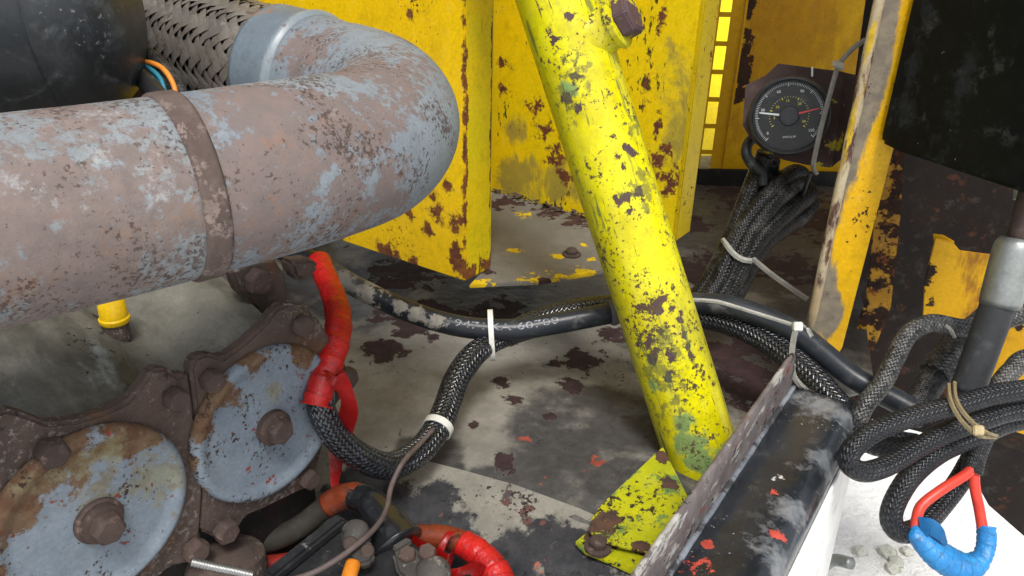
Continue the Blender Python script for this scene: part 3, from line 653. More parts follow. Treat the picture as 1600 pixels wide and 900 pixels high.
M_sl2 = braidmat('black_braid', 16, .0058, (.005, .006, .008), (.035, .04, .05), .22, .03, .7, .0012)
M_sl3 = braidmat('dusty_braid', 16, .0048, (.005, .006, .008), (.016, .018, .022), .36, .08, .35, .0010)
M_sl4 = braidmat('grey_braid', 12, .0050, (.010, .011, .012), (.11, .11, .105), .42, .35, .5, .0009)
solo('wire_sleeve', cable([(205, 84, .75), (235, 92, .745), (262, 122, .735), (290, 170, .73)], .0095), M_sl, 'open end of a black braided wire sleeve beside the steel flex', 'sleeve')
for nm, cl, pts in (('thin teal wire curling beside the orange wire', (.03, .20, .27), [(212, 96, .733), (230, 104, .726), (250, 122, .722), (260, 150, .718)]), ('thin teal wire curling beside the plain black tube', (.03, .20, .27), [(214, 100, .731), (232, 116, .724), (248, 134, .72), (254, 160, .716)])):
    solo('blue_wire', cable(pts, .0022, 8, 10), plain('teal_wire', cl, .35), nm, 'wire', 'teal wires by the duct')
solo('orange_wire', cable([(212, 97, .731), (235, 98, .724), (255, 108, .72), (270, 130, .716), (278, 160, .712)], .0024, 8, 10), plain('orange_wire', (.72, .24, .03), .35), 'single orange wire curling out of the black sleeve', 'wire')
solo('white_plug', lathe(at(212, 75, .735), at(222, 62, .73) - at(205, 78, .735), [(.006, -.006), (.007, 0), (.0065, .006), (.004, .010)], 14), plain('white_plastic', (.62, .63, .58), .4), 'small white plug behind the rounded duct', 'plug')

# ================================================================== strut
S0, S1 = at(846, -80, .835), at(1118, 778, .925); SA = (S1 - S0).normalized(); S0 = S0 - SA*.45; SR = .0425
SPT = [S0.lerp(S1, i/260) for i in range(261)]
def sp(px, py, r, d=.82): return (surf(px, py, SPT, SR), r)
SD = lambda y: .795 + (y/900)*.09
CH = [(860, 45, 12), (866, 62, 11), (897, 120, 14), (885, 158, 13), (902, 168, 9), (860, 98, 6), (975, 312, 12), (985, 235, 14), (965, 245, 9), (972, 260, 8), (1030, 485, 16), (1045, 482, 12), (1035, 515, 11), (1012, 538, 18), (1045, 555, 12), (1045, 590, 10), (1060, 500, 6), (1070, 525, 6), (1080, 555, 6), (1088, 580, 9), (1095, 545, 10), (1020, 560, 14), (890, 25, 9), (920, 235, 6), (958, 215, 7), (1065, 488, 6), (1075, 540, 6), (1040, 470, 8), (1025, 545, 10), (1000, 480, 8), (985, 330, 7), (850, 140, 10), (845, 95, 8), (870, 210, 10), (880, 240, 10), (1000, 300, 10), (1015, 250, 9)]
M_strut = layered('lime_yellow_paint', (.66, .62, .002), (.50, .44, .003), [
    dict(col=(.26, .27, .03), col2=(.34, .33, .05), scale=30, lo=.50, hi=.68, amt=.6, rough=.4, hf=.25, axis=SA),
    dict(col=(.10, .24, .10), col2=(.05, .14, .09), scale=26, lo=.58, hi=.70, rough=.6, amt=.8, blobs=[sp(1085, 690, .030, SD(690)), sp(1070, 660, .02, SD(650)), sp(950, 68, .012), sp(892, 135, .014), sp(1100, 720, .03, SD(700)), sp(1015, 600, .02, SD(600))], bw=.26),
    dict(col=(.075, .038, .036), col2=(.05, .03, .035), scale=75, lo=.60, hi=.615, rough=.75, h=-.0007, rgh=.6, hf=.3, halo=.06, hcol=(.22, .17, .03), blobs=[sp(x, y, r*.95*SD(y)/FPX*1.25, SD(y)) for x, y, r in CH], bw=.21),
    dict(col=(.09, .06, .02), scale=190, lo=.59, hi=.63, rough=.8, mod=22),
    dict(col=(.10, .10, .03), scale=90, lo=.56, hi=.64, rough=.7, amt=.7, hf=.3, blobs=[sp(*q) for q in ((900, 110, .03), (890, 150, .03), (1050, 540, .03), (1030, 580, .035), (1010, 300, .03), (990, 200, .02), (1040, 640, .03))], bw=.15),
    dict(col=(.07, .07, .02), col2=(.05, .10, .04), scale=110, lo=.57, hi=.66, axis=SA, rough=.7, amt=.75, mod=16),
    dict(col=(.05, .03, .015), scale=240, lo=.64, hi=.67, axis=SA, rough=.8)], rough=.28, spec=.42, vs=14, wave=.0016, gh=.00012)
st = thing('yellow_strut', 'lime yellow tubular strut with chipped paint leaning across the bay', 'strut', S1)
P = [S0.lerp(S1, i/60) for i in range(61)]
part('tube', tube(P, SR, 56), M_strut, st)
bd = (RGT*.80 + UPV*.30 - FWD*.52).normalized(); b0 = S0.lerp(S1, (at(890, 72, .84) - S0).length/(S1-S0).length)
M_bolt2 = layered('painted_bolt', (.085, .05, .052), (.06, .04, .045), [dict(col=(.50, .46, .01), scale=60, lo=.57, hi=.60, rough=.5)], rough=.55)
part('boss', lathe(b0, bd, [(.034, .022), (.030, .032), (.0265, .038), (.0250, .044), (.0245, .050), (.022, .0515)], 44), M_strut, st)
part('washer', lathe(b0, bd, [(.0275, .0512), (.0275, .0565), (.025, .0585)], 40), M_strut, st)
part('bolt', hexhead(b0 + bd*.0585, bd, .0225, .017, .25), M_bolt2, st)
# foot gusset and foot plate
_ng = (onz(925, 808, ZF) - at(1036, 698, .885)).cross(onz(1004, 865, ZF) - at(1036, 698, .885))
def gh_(px, py): return hit(px, py, at(1036, 698, .885), _ng)
M_foot = layered('yellow_green_flaking', (.40, .39, .004), (.30, .32, .008), [
    dict(col=(.07, .17, .06), col2=(.03, .07, .03), scale=26, lo=.54, hi=.64, amt=.85, hf=.3), dict(col=(.045, .028, .022), col2=(.08, .04, .025), scale=50, lo=.585, hi=.61, rough=.85, h=-.0006, blobs=[(gh_(945, 812), .020), (gh_(935, 828), .018), (gh_(950, 835), .018), (gh_(958, 815), .012), (gh_(1033, 712), .012), (gh_(1045, 750), .014), (gh_(1000, 855), .012)], bw=.32, hf=.12),
    dict(col=(.03, .022, .012), scale=130, lo=.58, hi=.62, mod=20)], rough=.42, vs=16, wave=.002)
gp_ = [at(1036, 698, .885), at(985, 745, .858), at(940, 788, .830), onz(925, 808, ZF+.002), onz(920, 832, ZF+.002), onz(945, 848, ZF+.002), onz(975, 857, ZF+.002), onz(1030, 868, ZF+.002), at(1062, 824, .80), at(1080, 786, .835)]
part('gusset', prism(gp_, (FWD*.8 - UPV*.4)*.006, .001), M_foot, st, 'flaking yellow green gusset plate at the strut foot')
zf = ZF - .012
fpz = [onz(x, y, zf) for x, y in ((898, 852), (915, 838), (960, 835), (1030, 850), (1010, 905), (985, 898), (950, 882), (915, 868))]
part('foot_plate', prism(fpz, V((0, 0, .005)), .001), M_foot, st)
fbc = onz(934, 856, zf + .006); part('washer', lathe(fbc, Z, [(.0135, 0), (.0135, .003), (.011, .004)], 28), M_bolt, st); part('foot_bolt', hexhead(fbc + Z*.004, Z, .0095, .007, .2), M_bolt, st)

# ================================================================== foreground rail
RA, RBp = at(1236, 606, .865), at(1036, 914, .62); RBp.z = RA.z
rd = (RA - RBp).normalized(); rn = V((rd.y, -rd.x, 0)).normalized()
near = RBp - rd*.12; LEN = (RA - near).length
def rp_(u, w, h): return near + rd*u + rn*w + Z*h
def rs(px, py, r): return (onz(px, py, RA.z), r)
M_web = layered('black_worn_paint', (.011, .013, .016), (.020, .025, .031), [
    dict(col=(.10, .115, .13), col2=(.20, .20, .20), scale=18, lo=.57, hi=.76, amt=.85, rough=.45, hf=.4, blobs=[rs(1245, 625, .035), rs(1300, 640, .05), rs(1255, 740, .02), rs(1240, 800, .025), rs(1210, 880, .04), rs(1290, 720, .03)] + [(rp_(LEN*k/9, .070, -.006), .011) for k in range(10)], bw=.24),
    dict(col=(.50, .48, .44), scale=60, lo=.63, hi=.67, rough=.6, rgh=.7, blobs=[rs(1225, 735, .010), rs(1212, 755, .012), rs(1118, 788, .008), rs(1185, 735, .006)], bw=.22),
    dict(col=(.45, .055, .03), scale=70, lo=.625, hi=.645, rough=.6, blobs=[rs(1168, 725, .008), rs(1207, 775, .008), rs(1105, 858, .010), rs(1085, 890, .016), rs(1070, 850, .008), rs(1212, 842, .010), rs(1088, 838, .006)], bw=.26),
    dict(col=(.4, .4, .38), scale=200, lo=.68, hi=.71, mod=10)], rough=.24, spec=.6, vs=12, wave=.002)
M_outer = layered('painted_glare_worn', (.80, .80, .78), (.70, .70, .68), [dict(col=(.12, .11, .10), scale=60, lo=.65, hi=.68, stretch=(1, 1, .4)), dict(col=(.40, .30, .2), scale=22, lo=.6, hi=.7, amt=.5)], rough=.5)  # pale base stands in for sun glare on the rail's outer side
M_rlip = layered('scraped_flange', (.16, .14, .135), (.10, .082, .08), [
    dict(col=(.38, .37, .34), scale=40, lo=.55, hi=.60, stretch=(.6, .6, 1.6), rough=.5), dict(col=(.20, .06, .045), scale=40, lo=.60, hi=.64, rough=.75), dict(col=(.02, .02, .022), scale=50, lo=.60, hi=.63)], rough=.5, vs=40)
rail = thing('frame_rail', 'black painted frame rail with scraped upright flange and red spots', 'rail', rp_(LEN/2, 0, -.2))
pr_ = [(.0, .0)]
for i in range(7): q = math.pi/2*i/6; pr_.append((.052 + .018*math.sin(q), -.018 + .018*math.cos(q)))
vs, fs = [], []; NU = 50
full = [(0, 0), (.02, 0), (.04, .0003)] + pr_[1:] + [(.073, -.06), (.075, -.22)]
for i in range(NU+1):
    for w, h in full: vs.append(rp_(LEN*i/NU, w, h + random.uniform(-.0002, .0002)))
m = len(full)
for i in range(NU):
    for k in range(m-1): fs.append((i*m+k, i*m+k+1, (i+1)*m+k+1, (i+1)*m+k))
web = part('web', mk(vs, fs), M_web, rail); mo = web.modifiers.new('s', 'SOLIDIFY'); mo.thickness = .004; mo.offset = 1
fv, ff = [], []
for i in range(NU+1):
    u = LEN*i/NU; hh = .052 - .03*max(0, (u - (LEN-.015))/.015)**2 + random.uniform(-.0004, .0004)
    for w, h in ((.001, .0012), (.0002, hh*.5), (0, hh-.002), (-.0015, hh), (-.004, hh-.001), (-.005, hh-.003), (-.005, -.03)): fv.append(rp_(u, w - (.004 if False else 0), h))
for i in range(NU):
    for k in range(6): ff.append((i*7+k, (i+1)*7+k, (i+1)*7+k+1, i*7+k+1))
part('flange', mk(fv, ff), M_rlip, rail, 'scraped rusty upright flange')
wb = [rp_(LEN*i/NU, .003, .003) + V((random.uniform(-.0004, .0004), 0, random.uniform(-.0004, .0004))) for i in range(NU+1)]
part('weld_seam', tube(wb, .0030, 10), layered('worn_bright_weld', (.22, .24, .27), (.10, .11, .13), [dict(col=(.02, .022, .026), scale=30, lo=.5, hi=.6)], rough=.3, spec=.7), rail)
part('end_cap', prism([rp_(LEN, -.005, .012), rp_(LEN, .0, .004), rp_(LEN, .065, -.004), rp_(LEN, .075, -.05), rp_(LEN, .075, -.22), rp_(LEN, -.005, -.22)], rd*.004, .001), M_web, rail)
tri = rp_(LEN*.62, .084, -.05)
part('outer_face', prism([rp_(0, .0738, -.022), rp_(LEN, .0738, -.022), rp_(LEN, .079, -.24), rp_(0, .079, -.24)], rn*.003, .001), M_outer, rail, 'outer side of the rail painted pale as if sunlit')
# ================================================================== gauge
GC = at(1233, 181, 1.0); gn = (CAM - GC).normalized(); gu = (UPV - gn*UPV.dot(gn)).normalized(); gr = gu.cross(gn)
def gq(a, r, h=0): return GC + (gr*math.sin(math.radians(a)) + gu*math.cos(math.radians(a)))*r + gn*h   # a clockwise from up
RG = .0485
M_brk = layered('rusted_bracket', (.060, .038, .036), (.042, .028, .027), [
    dict(col=(.42, .36, .02), col2=(.25, .20, .03), scale=50, lo=.58, hi=.63, rough=.6, blobs=[(at(1203, 122, 1.02), .010), (at(1165, 172, 1.02), .008), (at(1310, 160, 1.02), .012), (at(1300, 225, 1.02), .018), (at(1288, 250, 1.02), .015), (at(1200, 235, 1.02), .015)], bw=.28)], rough=.8, vs=30)
bk = thing('gauge_bracket', 'rusty sheet bracket holding the round dial gauge', 'bracket', at(1240, 260, 1.03))
part('plate', prism([at(x, y, 1.028) for x, y in ((1165, 133), (1196, 118), (1216, 99), (1262, 105), (1318, 112), (1328, 120), (1318, 190), (1298, 262), (1262, 258), (1225, 250), (1195, 238), (1172, 215), (1160, 195), (1163, 160))], -gn*.003, .0006), M_brk, bk)
part('stay', prism([at(1318, 112, 1.03), at(1345, 118, .99), at(1325, 240, .99), at(1300, 262, 1.03)], FWD*.003, .0006), M_brk, bk)
ga = thing('dial_gauge', 'round black dial gauge with white and red needles', 'gauge', GC - gu*RG)
M_gb = plain('gauge_black', (.012, .013, .015), .35, .2); M_gf = plain('dial_black', (.006, .0065, .007), .5, .15, gh=.00002)
M_wp = plain('white_print', (.62, .66, .66), .5, .1); M_yp = plain('yellow_print', (.62, .58, .03), .5, .1); M_rp = plain('red_paint', (.55, .05, .03), .45, .1)
part('case', lathe(GC - gn*.024, gn, [(.040, 0), (.0435, .004), (.0435, .022), (.0435, .0235)], 56), M_gb, ga)
part('bezel', lathe(GC, gn, [(.0445, -.003), (RG-.001, -.002), (RG, .001), (RG, .007), (RG-.0015, .0095), (RG-.0040, .010), (RG-.0055, .0085), (RG-.0058, .0015)], 72, None, False), M_gb, ga)
dial = part('dial_face', lathe(GC, gn, [(RG-.0055, .0), (RG-.0056, .0015), (.001, .0016)], 64), M_gf, ga)
def ticks(a0, a1, n, r0, r1, w, major=0, rm=None):
    vs, fs = [], []
    for i in range(n+1):
        a = a0 + (a1-a0)*i/n; big = major and i % major == 0
        ri = (rm if big else r0); ww = w*(1.7 if big else 1)
        t = gr*math.cos(math.radians(a)) - gu*math.sin(math.radians(a))
        p, q = gq(a, ri, .0022), gq(a, r1, .0022); b = len(vs)
        vs += [p - t*ww, p + t*ww, q + t*ww, q - t*ww]; fs.append((b, b+1, b+2, b+3))
    return mk(vs, fs, smooth=False)
part('outer_scale', ticks(-136, 134, 90, .0375, .0405, .00022, 15, .0358), M_wp, dial)
part('inner_scale', ticks(-120, 128, 30, .0225, .0240, .00026, 6, .0210), M_yp, dial)
for tx, a, r, m_, s in (('0', -128, .0325, M_wp, .005), ('30', -74, .0325, M_wp, .005), ('60', -22, .0325, M_wp, .005), ('90', 28, .0325, M_wp, .005), ('150', 127, .0325, M_wp, .005), ('5', -95, .0175, M_yp, .0045), ('10', -50, .0180, M_yp, .0045), ('15', -5, .0185, M_yp, .0045), ('20', 42, .0185, M_yp, .0045), ('30', 115, .0190, M_yp, .0045)):
    part('numeral', textmesh(tx, s, gq(a, r, .0022), gr, gu), m_, dial)
part('lettering', textmesh('SMITOL.W', .0034, gq(180, .026, .0022), gr, gu), M_wp, dial)
def needle(a, r0, r1, w, h, mat, name):
    t = gr*math.cos(math.radians(a)) - gu*math.sin(math.radians(a)); p, q = gq(a, r0, h), gq(a, r1, h)
    part(name, prism([p - t*w, p + t*w, q + t*w*.5, q - t*w*.5], gn*.0006, 0), mat, ga)
needle(-80, .008, .036, .0014, .004, M_wp, 'white_needle'); needle(79, .010, .036, .0012, .0045, M_rp, 'red_needle')
part('hub', lathe(GC, gn, [(.0125, .002), (.0125, .0035), (.011, .0062), (.009, .0066), (.0085, .0060), (.004, .0062), (.001, .0062)], 40), M_gb, ga)
g = G('gauge_glass'); t = g.t; t.nodes.remove(g.b); tr = g.n('ShaderNodeBsdfTransparent'); gl = g.n('ShaderNodeBsdfGlossy'); gl.inputs['Roughness'].default_value = .12; fr = g.n('ShaderNodeFresnel'); fr.inputs[0].default_value = 1.5
mx = g.n('ShaderNodeMixShader'); t.links.new(g.m('MULTIPLY_ADD', fr.outputs[0], .22, .0), mx.inputs[0]); t.links.new(tr.outputs[0], mx.inputs[1]); t.links.new(gl.outputs[0], mx.inputs[2]); t.links.new(mx.outputs[0], t.nodes['Material Output'].inputs[0])
part('glass', lathe(GC, gn, [(RG-.0052, .0072), (RG-.0053, .0080), (.02, .0084), (.001, .0085)], 48), g.mat, ga)
part('paint_mark', obox(at(1269, 112, 1.022), gr*.0012 , gu*.006, gn*.0008, 0), M_wp, bk, 'short white paint stripe above the gauge')
# ================================================================== ties
M_tie = plain('white_nylon', (.60, .60, .55), .35, .15, 60); M_tie2 = plain('grey_nylon', (.42, .41, .37), .4, .2, 60); M_tan = plain('aged_nylon', (.42, .34, .19), .4, .2, 60)
def strap(pts, w, th, side): return ribbon([at(*p) for p in pts], w, th, side)
t1 = thing('cable_tie', 'grey cable tie hooked over the round gauge and bracket', 'cable tie', at(1270, 270, .98), 'cable ties')
part('strap', strap([(1352, 62, .965), (1335, 74, .965), (1318, 92, .965), (1309, 105, .968), (1296, 150, .972), (1283, 200, .975), (1273, 245, .98), (1271, 262, .99), (1276, 272, 1.01)], .0062, .0012, RGT), M_tie2, t1)
part('lock', obox(at(1310, 102, .962), RGT*.0062 - UPV*.002, UPV*.0042, FWD*.003, .0012), M_tie2, t1)
# ================================================================== long hose
HP = [(395, 372, .985), (455, 396, .975), (500, 415, .97), (560, 450, .965), (640, 487, .96), (720, 510, .957), (800, 515, .957), (870, 505, .96), (960, 488, .967), (1020, 478, .972), (1085, 474, .968), (1150, 481, .95), (1240, 517, .92), (1330, 588, .88), (1400, 626, .865), (1425, 640, .86)]
hpts = catmull([at(*p) for p in HP], 10); HR = .0130
M_hose = layered('scuffed_black_hose', (.016, .019, .024), (.024, .028, .034), [
    dict(col=(.40, .37, .31), col2=(.26, .24, .20), scale=70, lo=.56, hi=.64, rough=.8, amt=.9, blobs=[(surf(575, 455, hpts, HR), .026), (surf(540, 436, hpts, HR), .022), (surf(652, 490, hpts, HR), .016), (surf(680, 500, hpts, HR), .016), (surf(625, 478, hpts, HR), .012)], bw=.30),
    dict(col=(.15, .145, .135), scale=20, lo=.56, hi=.7, amt=.6, blobs=[(at(930, 492, .955), .04), (at(1120, 472, .95), .02), (at(520, 425, .96), .05)], bw=.2)], rough=.33, vs=24)
hose = thing('rubber_hose', 'long scuffed black hose with printed numbers sagging behind the strut', 'hose', min(hpts, key=lambda p: p.z))
part('hose', tube(hpts, HR, 28), M_hose, hose)
HF, HS = frames(hpts)
def hs(px): return min((abs(proj(p)[0]-px), s) for p, s in zip(hpts, HS))[1]
def htan(s): return (interp(HS, hpts, s+.005) - interp(HS, hpts, s-.005)).normalized()
me = textmesh('19471XA-60700', 0.0125, None, None, None); s0 = hs(784)
for v in me.vertices:
    s = s0 + v.co.x*1.62; c = interp(HS, hpts, s); tt = htan(s); n1 = (CAM - c); n1 = (n1 - tt*n1.dot(tt)).normalized(); b1 = tt.cross(n1); b1 = -b1 if b1.dot(UPV) < 0 else b1
    q = .25 + v.co.y/HR; v.co = c + (n1*math.cos(q) + b1*math.sin(q))*(HR + .0003)
g = G('worn_white_ink'); g.put(g.b.inputs['Base Color'], g.mix(g.step(g.noise(300, 3, .6), .42, .6), (.26, .27, .29), (.07, .075, .08))); g.b.inputs['Roughness'].default_value = .6
part('printed_number', me, g.mat, hose)
sf = hs(952); cp = [interp(HS, hpts, sf + .022*i/8) for i in range(9)]
part('ferrule', tube(cp, [HR+.0015, HR+.003, HR+.003, HR+.0018, HR+.0018, HR+.0018, HR+.003, HR+.003, HR+.001], 28), plain('grey_rubber', (.11, .11, .105), .6, .25), hose)
# ================================================================== braided loop with the red tape
LP = [(880, 503, .985), (820, 518, .980), (775, 532, .965), (742, 553, .94), (715, 590, .918), (700, 630, .90), (684, 668, .875), (655, 705, .848), (610, 728, .815), (565, 715, .785), (528, 685, .762), (506, 650, .746), (499, 622, .742)]
lp = catmull([at(*p) for p in LP], 10); nlp = len(lp)
loop = thing('braided_cable', 'shiny black braided cable looping up into red tape', 'cable', min(lp, key=lambda p: p.z))
part('sleeve', tube(lp, [.0105 + .0050*min(1, i/34) - .002*max(0, (i-80)/40) for i in range(nlp)], 28, flat=.92), M_sl2, loop)
RT = [(494, 634, .738), (500, 610, .741), (512, 575, .750), (524, 540, .766), (529, 505, .79), (524, 472, .82), (512, 440, .85), (498, 408, .88)]
rt = catmull([at(*p) for p in RT], 14); nr = len(rt)
M_red = tapemat('red_tape', (.44, .012, .010), (.32, .008, .008))
M_redflat = layered('red_tape_loose', (.44, .012, .010), (.34, .009, .009), [dict(col=(.30, .012, .012), scale=20, lo=.58, hi=.7, amt=.7), dict(col=(.6, .2, .18), scale=150, lo=.70, hi=.72)], rough=.27, spec=.6, vs=18, wave=.004, gh=.00008)
rr_ = [.0128 + .0012*((i/11) % 1.0)**2 - (.0008 if i > 70 else 0) + random.uniform(-.0001, .0001) for i in range(nr)]; rr_[0] = .0162; rr_[1] = .0156
part('tape_wrap', tube(rt, rr_, 26), M_red, loop, 'crumpled glossy red tape wound round the cable')
part('tape_tail', ribbon([at(*p) for p in ((512, 586, .735), (527, 590, .728), (540, 612, .726), (546, 638, .735), (538, 668, .76), (532, 690, .79))], (.017, .020), .0006, (RGT*.8 - FWD*.3 - UPV*.2).normalized()), M_redflat, loop)
part('tape_tail', ribbon([at(*p) for p in ((526, 700, .80), (525, 730, .80), (523, 758, .80), (528, 778, .80))], (.017, .003), .0006, (RGT*.9 + FWD*.4).normalized()), M_redflat, loop)
for (px, py, rad, lab, nx) in ((766, 526, .0245, 'white cable tie clamping hose and braided cable together', 0), (684, 667, .0156, 'white cable tie ringed round the braided loop', 1)):
    i = min(range(nlp), key=lambda k: abs(proj(lp[k])[0]-px)); tn = (lp[min(i+2, nlp-1)] - lp[i-2]).normalized()
    if nx == 0: tn = htan(hs(768)); c = interp(HS, hpts, hs(768)).lerp(lp[i], .42); tm = band(c, tn + UPV*.1, .0295, .0175, .0062, .0013, ref=UPV)
    else: c = lp[i]; tm = band(c, tn, rad*.95, rad*1.01, .0085, .0014)
    solo('cable_tie', tm, M_tie, lab, 'cable tie', 'cable ties')
solo('braided_cable', cable([(790, 525, .985), (840, 502, .99), (900, 486, .99), (990, 478, 1.0), (1085, 492, .985), (1150, 508, .965), (1210, 540, .93), (1265, 585, .89), (1310, 635, .86), (1342, 668, .845), (1380, 690, .835), (1430, 700, .83)], .0150, 10, 24), M_sl2, 'thick black braided cable running under the hose across the rail end', 'cable', 'braided cables')
M_thin = plain('brown_wire', (.10, .075, .07), .6, .25, 80)
solo('thin_wire', cable([(676, 672, .845), (655, 695, .825), (630, 722, .79), (612, 758, .775), (604, 795, .75), (590, 820, .725), (565, 845, .70), (520, 878, .68), (470, 902, .67), (400, 915, .64)], .0026, 9, 12), M_thin, 'thin brown wire hanging from the braided loop', 'wire')
t2 = thing('cable_tie', 'white cable tie with a long thin tail beside the strut', 'cable tie', at(1255, 612, .88), 'cable ties')
part('tail', ribbon([at(*p) for p in ((1062, 467, .90), (1110, 470, .895), (1132, 474, .892), (1190, 492, .885), (1244, 509, .88))], .0042, .0010, (UPV + RGT*.1).normalized()), M_tie, t2)
part('loop', ribbon([at(*p) for p in ((1246, 508, .878), (1240, 530, .868), (1237, 560, .858), (1241, 588, .855), (1256, 606, .857), (1272, 611, .87))], .0062, .0012, RGT), M_tie2, t2)
part('lock', obox(at(1246, 510, .874), RGT*.005, UPV*.005, FWD*.004, .001), M_tie, t2)
part('short_end', ribbon([at(*p) for p in ((1248, 506, .876), (1260, 512, .872), (1269, 526, .872))], .0045, .001, (UPV-RGT).normalized()), M_tie, t2)
# ================================================================== bundle under the gauge
BD = [
 [(1085, 470, 1.06), (1108, 440, 1.065), (1130, 400, 1.07), (1152, 350, 1.075), (1172, 300, 1.07), (1186, 265, 1.065), (1197, 240, 1.05)],
 [(1100, 474, 1.045), (1122, 440, 1.05), (1142, 395, 1.052), (1165, 350, 1.055), (1190, 318, 1.055), (1218, 288, 1.06), (1240, 271, 1.07), (1252, 278, 1.085), (1240, 300, 1.10), (1210, 335, 1.11)],
 [(1115, 474, 1.05), (1136, 440, 1.05), (1156, 398, 1.047), (1178, 358, 1.05), (1205, 322, 1.052), (1232, 296, 1.06), (1250, 285, 1.075)],
 [(1128, 476, 1.055), (1148, 440, 1.052), (1166, 405, 1.05), (1188, 372, 1.05), (1215, 345, 1.056), (1244, 320, 1.065), (1262, 305, 1.08), (1258, 290, 1.10)],
 [(1138, 478, 1.065), (1157, 445, 1.065), (1175, 408, 1.062), (1195, 378, 1.06), (1225, 355, 1.07), (1252, 338, 1.085), (1266, 318, 1.10)],
 [(1092, 472, 1.08), (1115, 438, 1.085), (1138, 398, 1.085), (1160, 352, 1.088), (1180, 305, 1.085), (1200, 275, 1.08), (1206, 250, 1.06)]]
M_bd = braidmat('bundle_braid', 16, .0052, (.0035, .0035, .0035), (.022, .023, .024), .4, .25, .25)
for i, b in enumerate(BD):
    solo('sleeved_cable', cable(b, .0125 if i != 5 else .011, 9, 20), M_bd, ['sleeved black cable running straight up to the bracket foot', 'sleeved black cable folded over at the highest bend of the bundle', 'sleeved black cable in the middle of the tied bundle', 'sleeved black cable folded back near the worn post', 'sleeved black cable on the worn post side of the tied bundle', 'sleeved black cable hidden behind the tied bundle'][i], 'cable', 'cables bundled below the gauge')
solo('gauge_lead', cable([(1185, 212, 1.05), (1170, 222, 1.045), (1166, 240, 1.04), (1176, 258, 1.045), (1190, 272, 1.052), (1192, 290, 1.055)], .0068, 9, 16), M_blk, 'smooth black lead curling from the gauge into the bundle', 'cable')
solo('thin_lead', cable([(1266, 270, 1.03), (1260, 288, 1.04), (1254, 305, 1.06)], .003, 6, 10), M_blk, 'thin black lead dropping behind the gauge tie', 'cable')
t3 = thing('cable_tie', 'pale cable tie round the sleeved bundle with a straight tail', 'cable tie', at(1160, 400, 1.03), 'cable ties')
part('strap', ribbon([at(*p) for p in ((1129, 374, 1.062), (1134, 381, 1.045), (1146, 396, 1.034), (1160, 405, 1.03), (1176, 408, 1.034))], .0072, .0012, (UPV*.7 + RGT*.5).normalized()), M_tie, t3)
part('tail', ribbon([at(*p) for p in ((1176, 404, 1.032), (1200, 424, 1.02), (1230, 446, 1.01), (1262, 468, 1.0))], .0066, .0012, (UPV + RGT*.6).normalized()), M_tie2, t3)
# ================================================================== cables hanging on the right
RC_ = [
 ('black braided cable folded into a hairpin loop over the bright ground', M_sl3, .0105, [(1770, 590, .76), (1580, 612, .755), (1500, 632, .75), (1430, 650, .745), (1370, 672, .74), (1335, 698, .735), (1326, 722, .735), (1348, 737, .738), (1385, 728, .745), (1430, 702, .755), (1480, 676, .76), (1540, 655, .765), (1600, 640, .77), (1790, 620, .775)]),
 ('black braided cable bending down behind the blue tape', M_sl3, .0112, [(1790, 640, .79), (1600, 655, .785), (1530, 680, .778), (1470, 705, .77), (1425, 742, .765), (1398, 785, .762), (1393, 815, .762), (1410, 832, .764), (1440, 822, .775), (1470, 790, .79), (1500, 750, .80), (1525, 705, .81)]),
 ('grey braided cable arching over the dark wall', M_sl4, .0108, [(1790, 455, .90), (1600, 492, .885), (1545, 512, .88), (1500, 512, .872), (1455, 505, .865), (1420, 522, .855), (1398, 560, .845), (1378, 600, .835), (1350, 635, .83), (1340, 668, .828), (1355, 700, .83)]),
 ('fat dusty braided cable end behind the hanging hose', M_sl4, .0205, [(1770, 440, .96), (1590, 478, .945), (1530, 515, .93), (1490, 550, .915), (1462, 588, .905)]),
 ('black braided cable continuing from the fat dusty sleeve', M_sl, .0160, [(1475, 572, .91), (1455, 598, .90), (1440, 622, .89), (1420, 655, .88)]),
 ('grey braided cable arching in front of the yellow sheet', M_sl4, .0112, [(1790, 540, .88), (1620, 556, .87), (1580, 580, .86), (1556, 612, .85), (1535, 650, .84)]),
 ('black braided cable under the tan tie', M_sl3, .0115, [(1790, 612, .80), (1600, 622, .80), (1530, 655, .80), (1460, 690, .80), (1400, 700, .80), (1355, 690, .81), (1330, 660, .83)]),
 ('short braided sleeve ending in two red wires', M_sl, .0105, [(1560, 640, .79), (1540, 675, .785), (1525, 710, .78), (1518, 738, .778)])]
for lab, m_, r, pts in RC_:
    solo('braided_cable', cable(pts, r*.93, 9, 20), m_, lab, 'cable', 'braided cables')
hh_ = thing('hydraulic_hose', 'black hose with a grey metal ferrule hanging beside the dark wall', 'hose', at(1500, 640, .82))
M_fer = layered('dull_zinc', (.30, .32, .31), (.23, .24, .235), [dict(col=(.14, .14, .135), scale=30, lo=.55, hi=.68, amt=.7)], rough=.42, metal=.6, vs=20)
M_hh = layered('dusty_hose', (.035, .037, .040), (.028, .03, .032), [dict(col=(.24, .22, .19), scale=14, lo=.50, hi=.7, amt=.7, stretch=(1, 1, .4), rough=.8)], rough=.5, vs=12)
fa, fb_ = at(1590, 372, .80), at(1562, 478, .815); fd = (fb_ - fa).normalized()
part('hose', tube([fb_ - fd*.02 + (at(1503, 640, .835) - fb_)*(i/20) for i in range(21)], .0165, 28), M_hh, hh_)
part('ferrule', tube([fa + (fb_-fa)*(i/12) for i in range(13)], [.0155, .0185, .0195] + [.0198]*8 + [.0195, .019], 36), M_fer, hh_)
part('stem', tube([fa - fd*.09 + fd*.1*(i/6) for i in range(7)], .010, 24), M_flange, hh_)
t4 = thing('cable_tie', 'aged tan double cable tie round the hanging cables', 'cable tie', at(1530, 690, .74), 'cable ties')
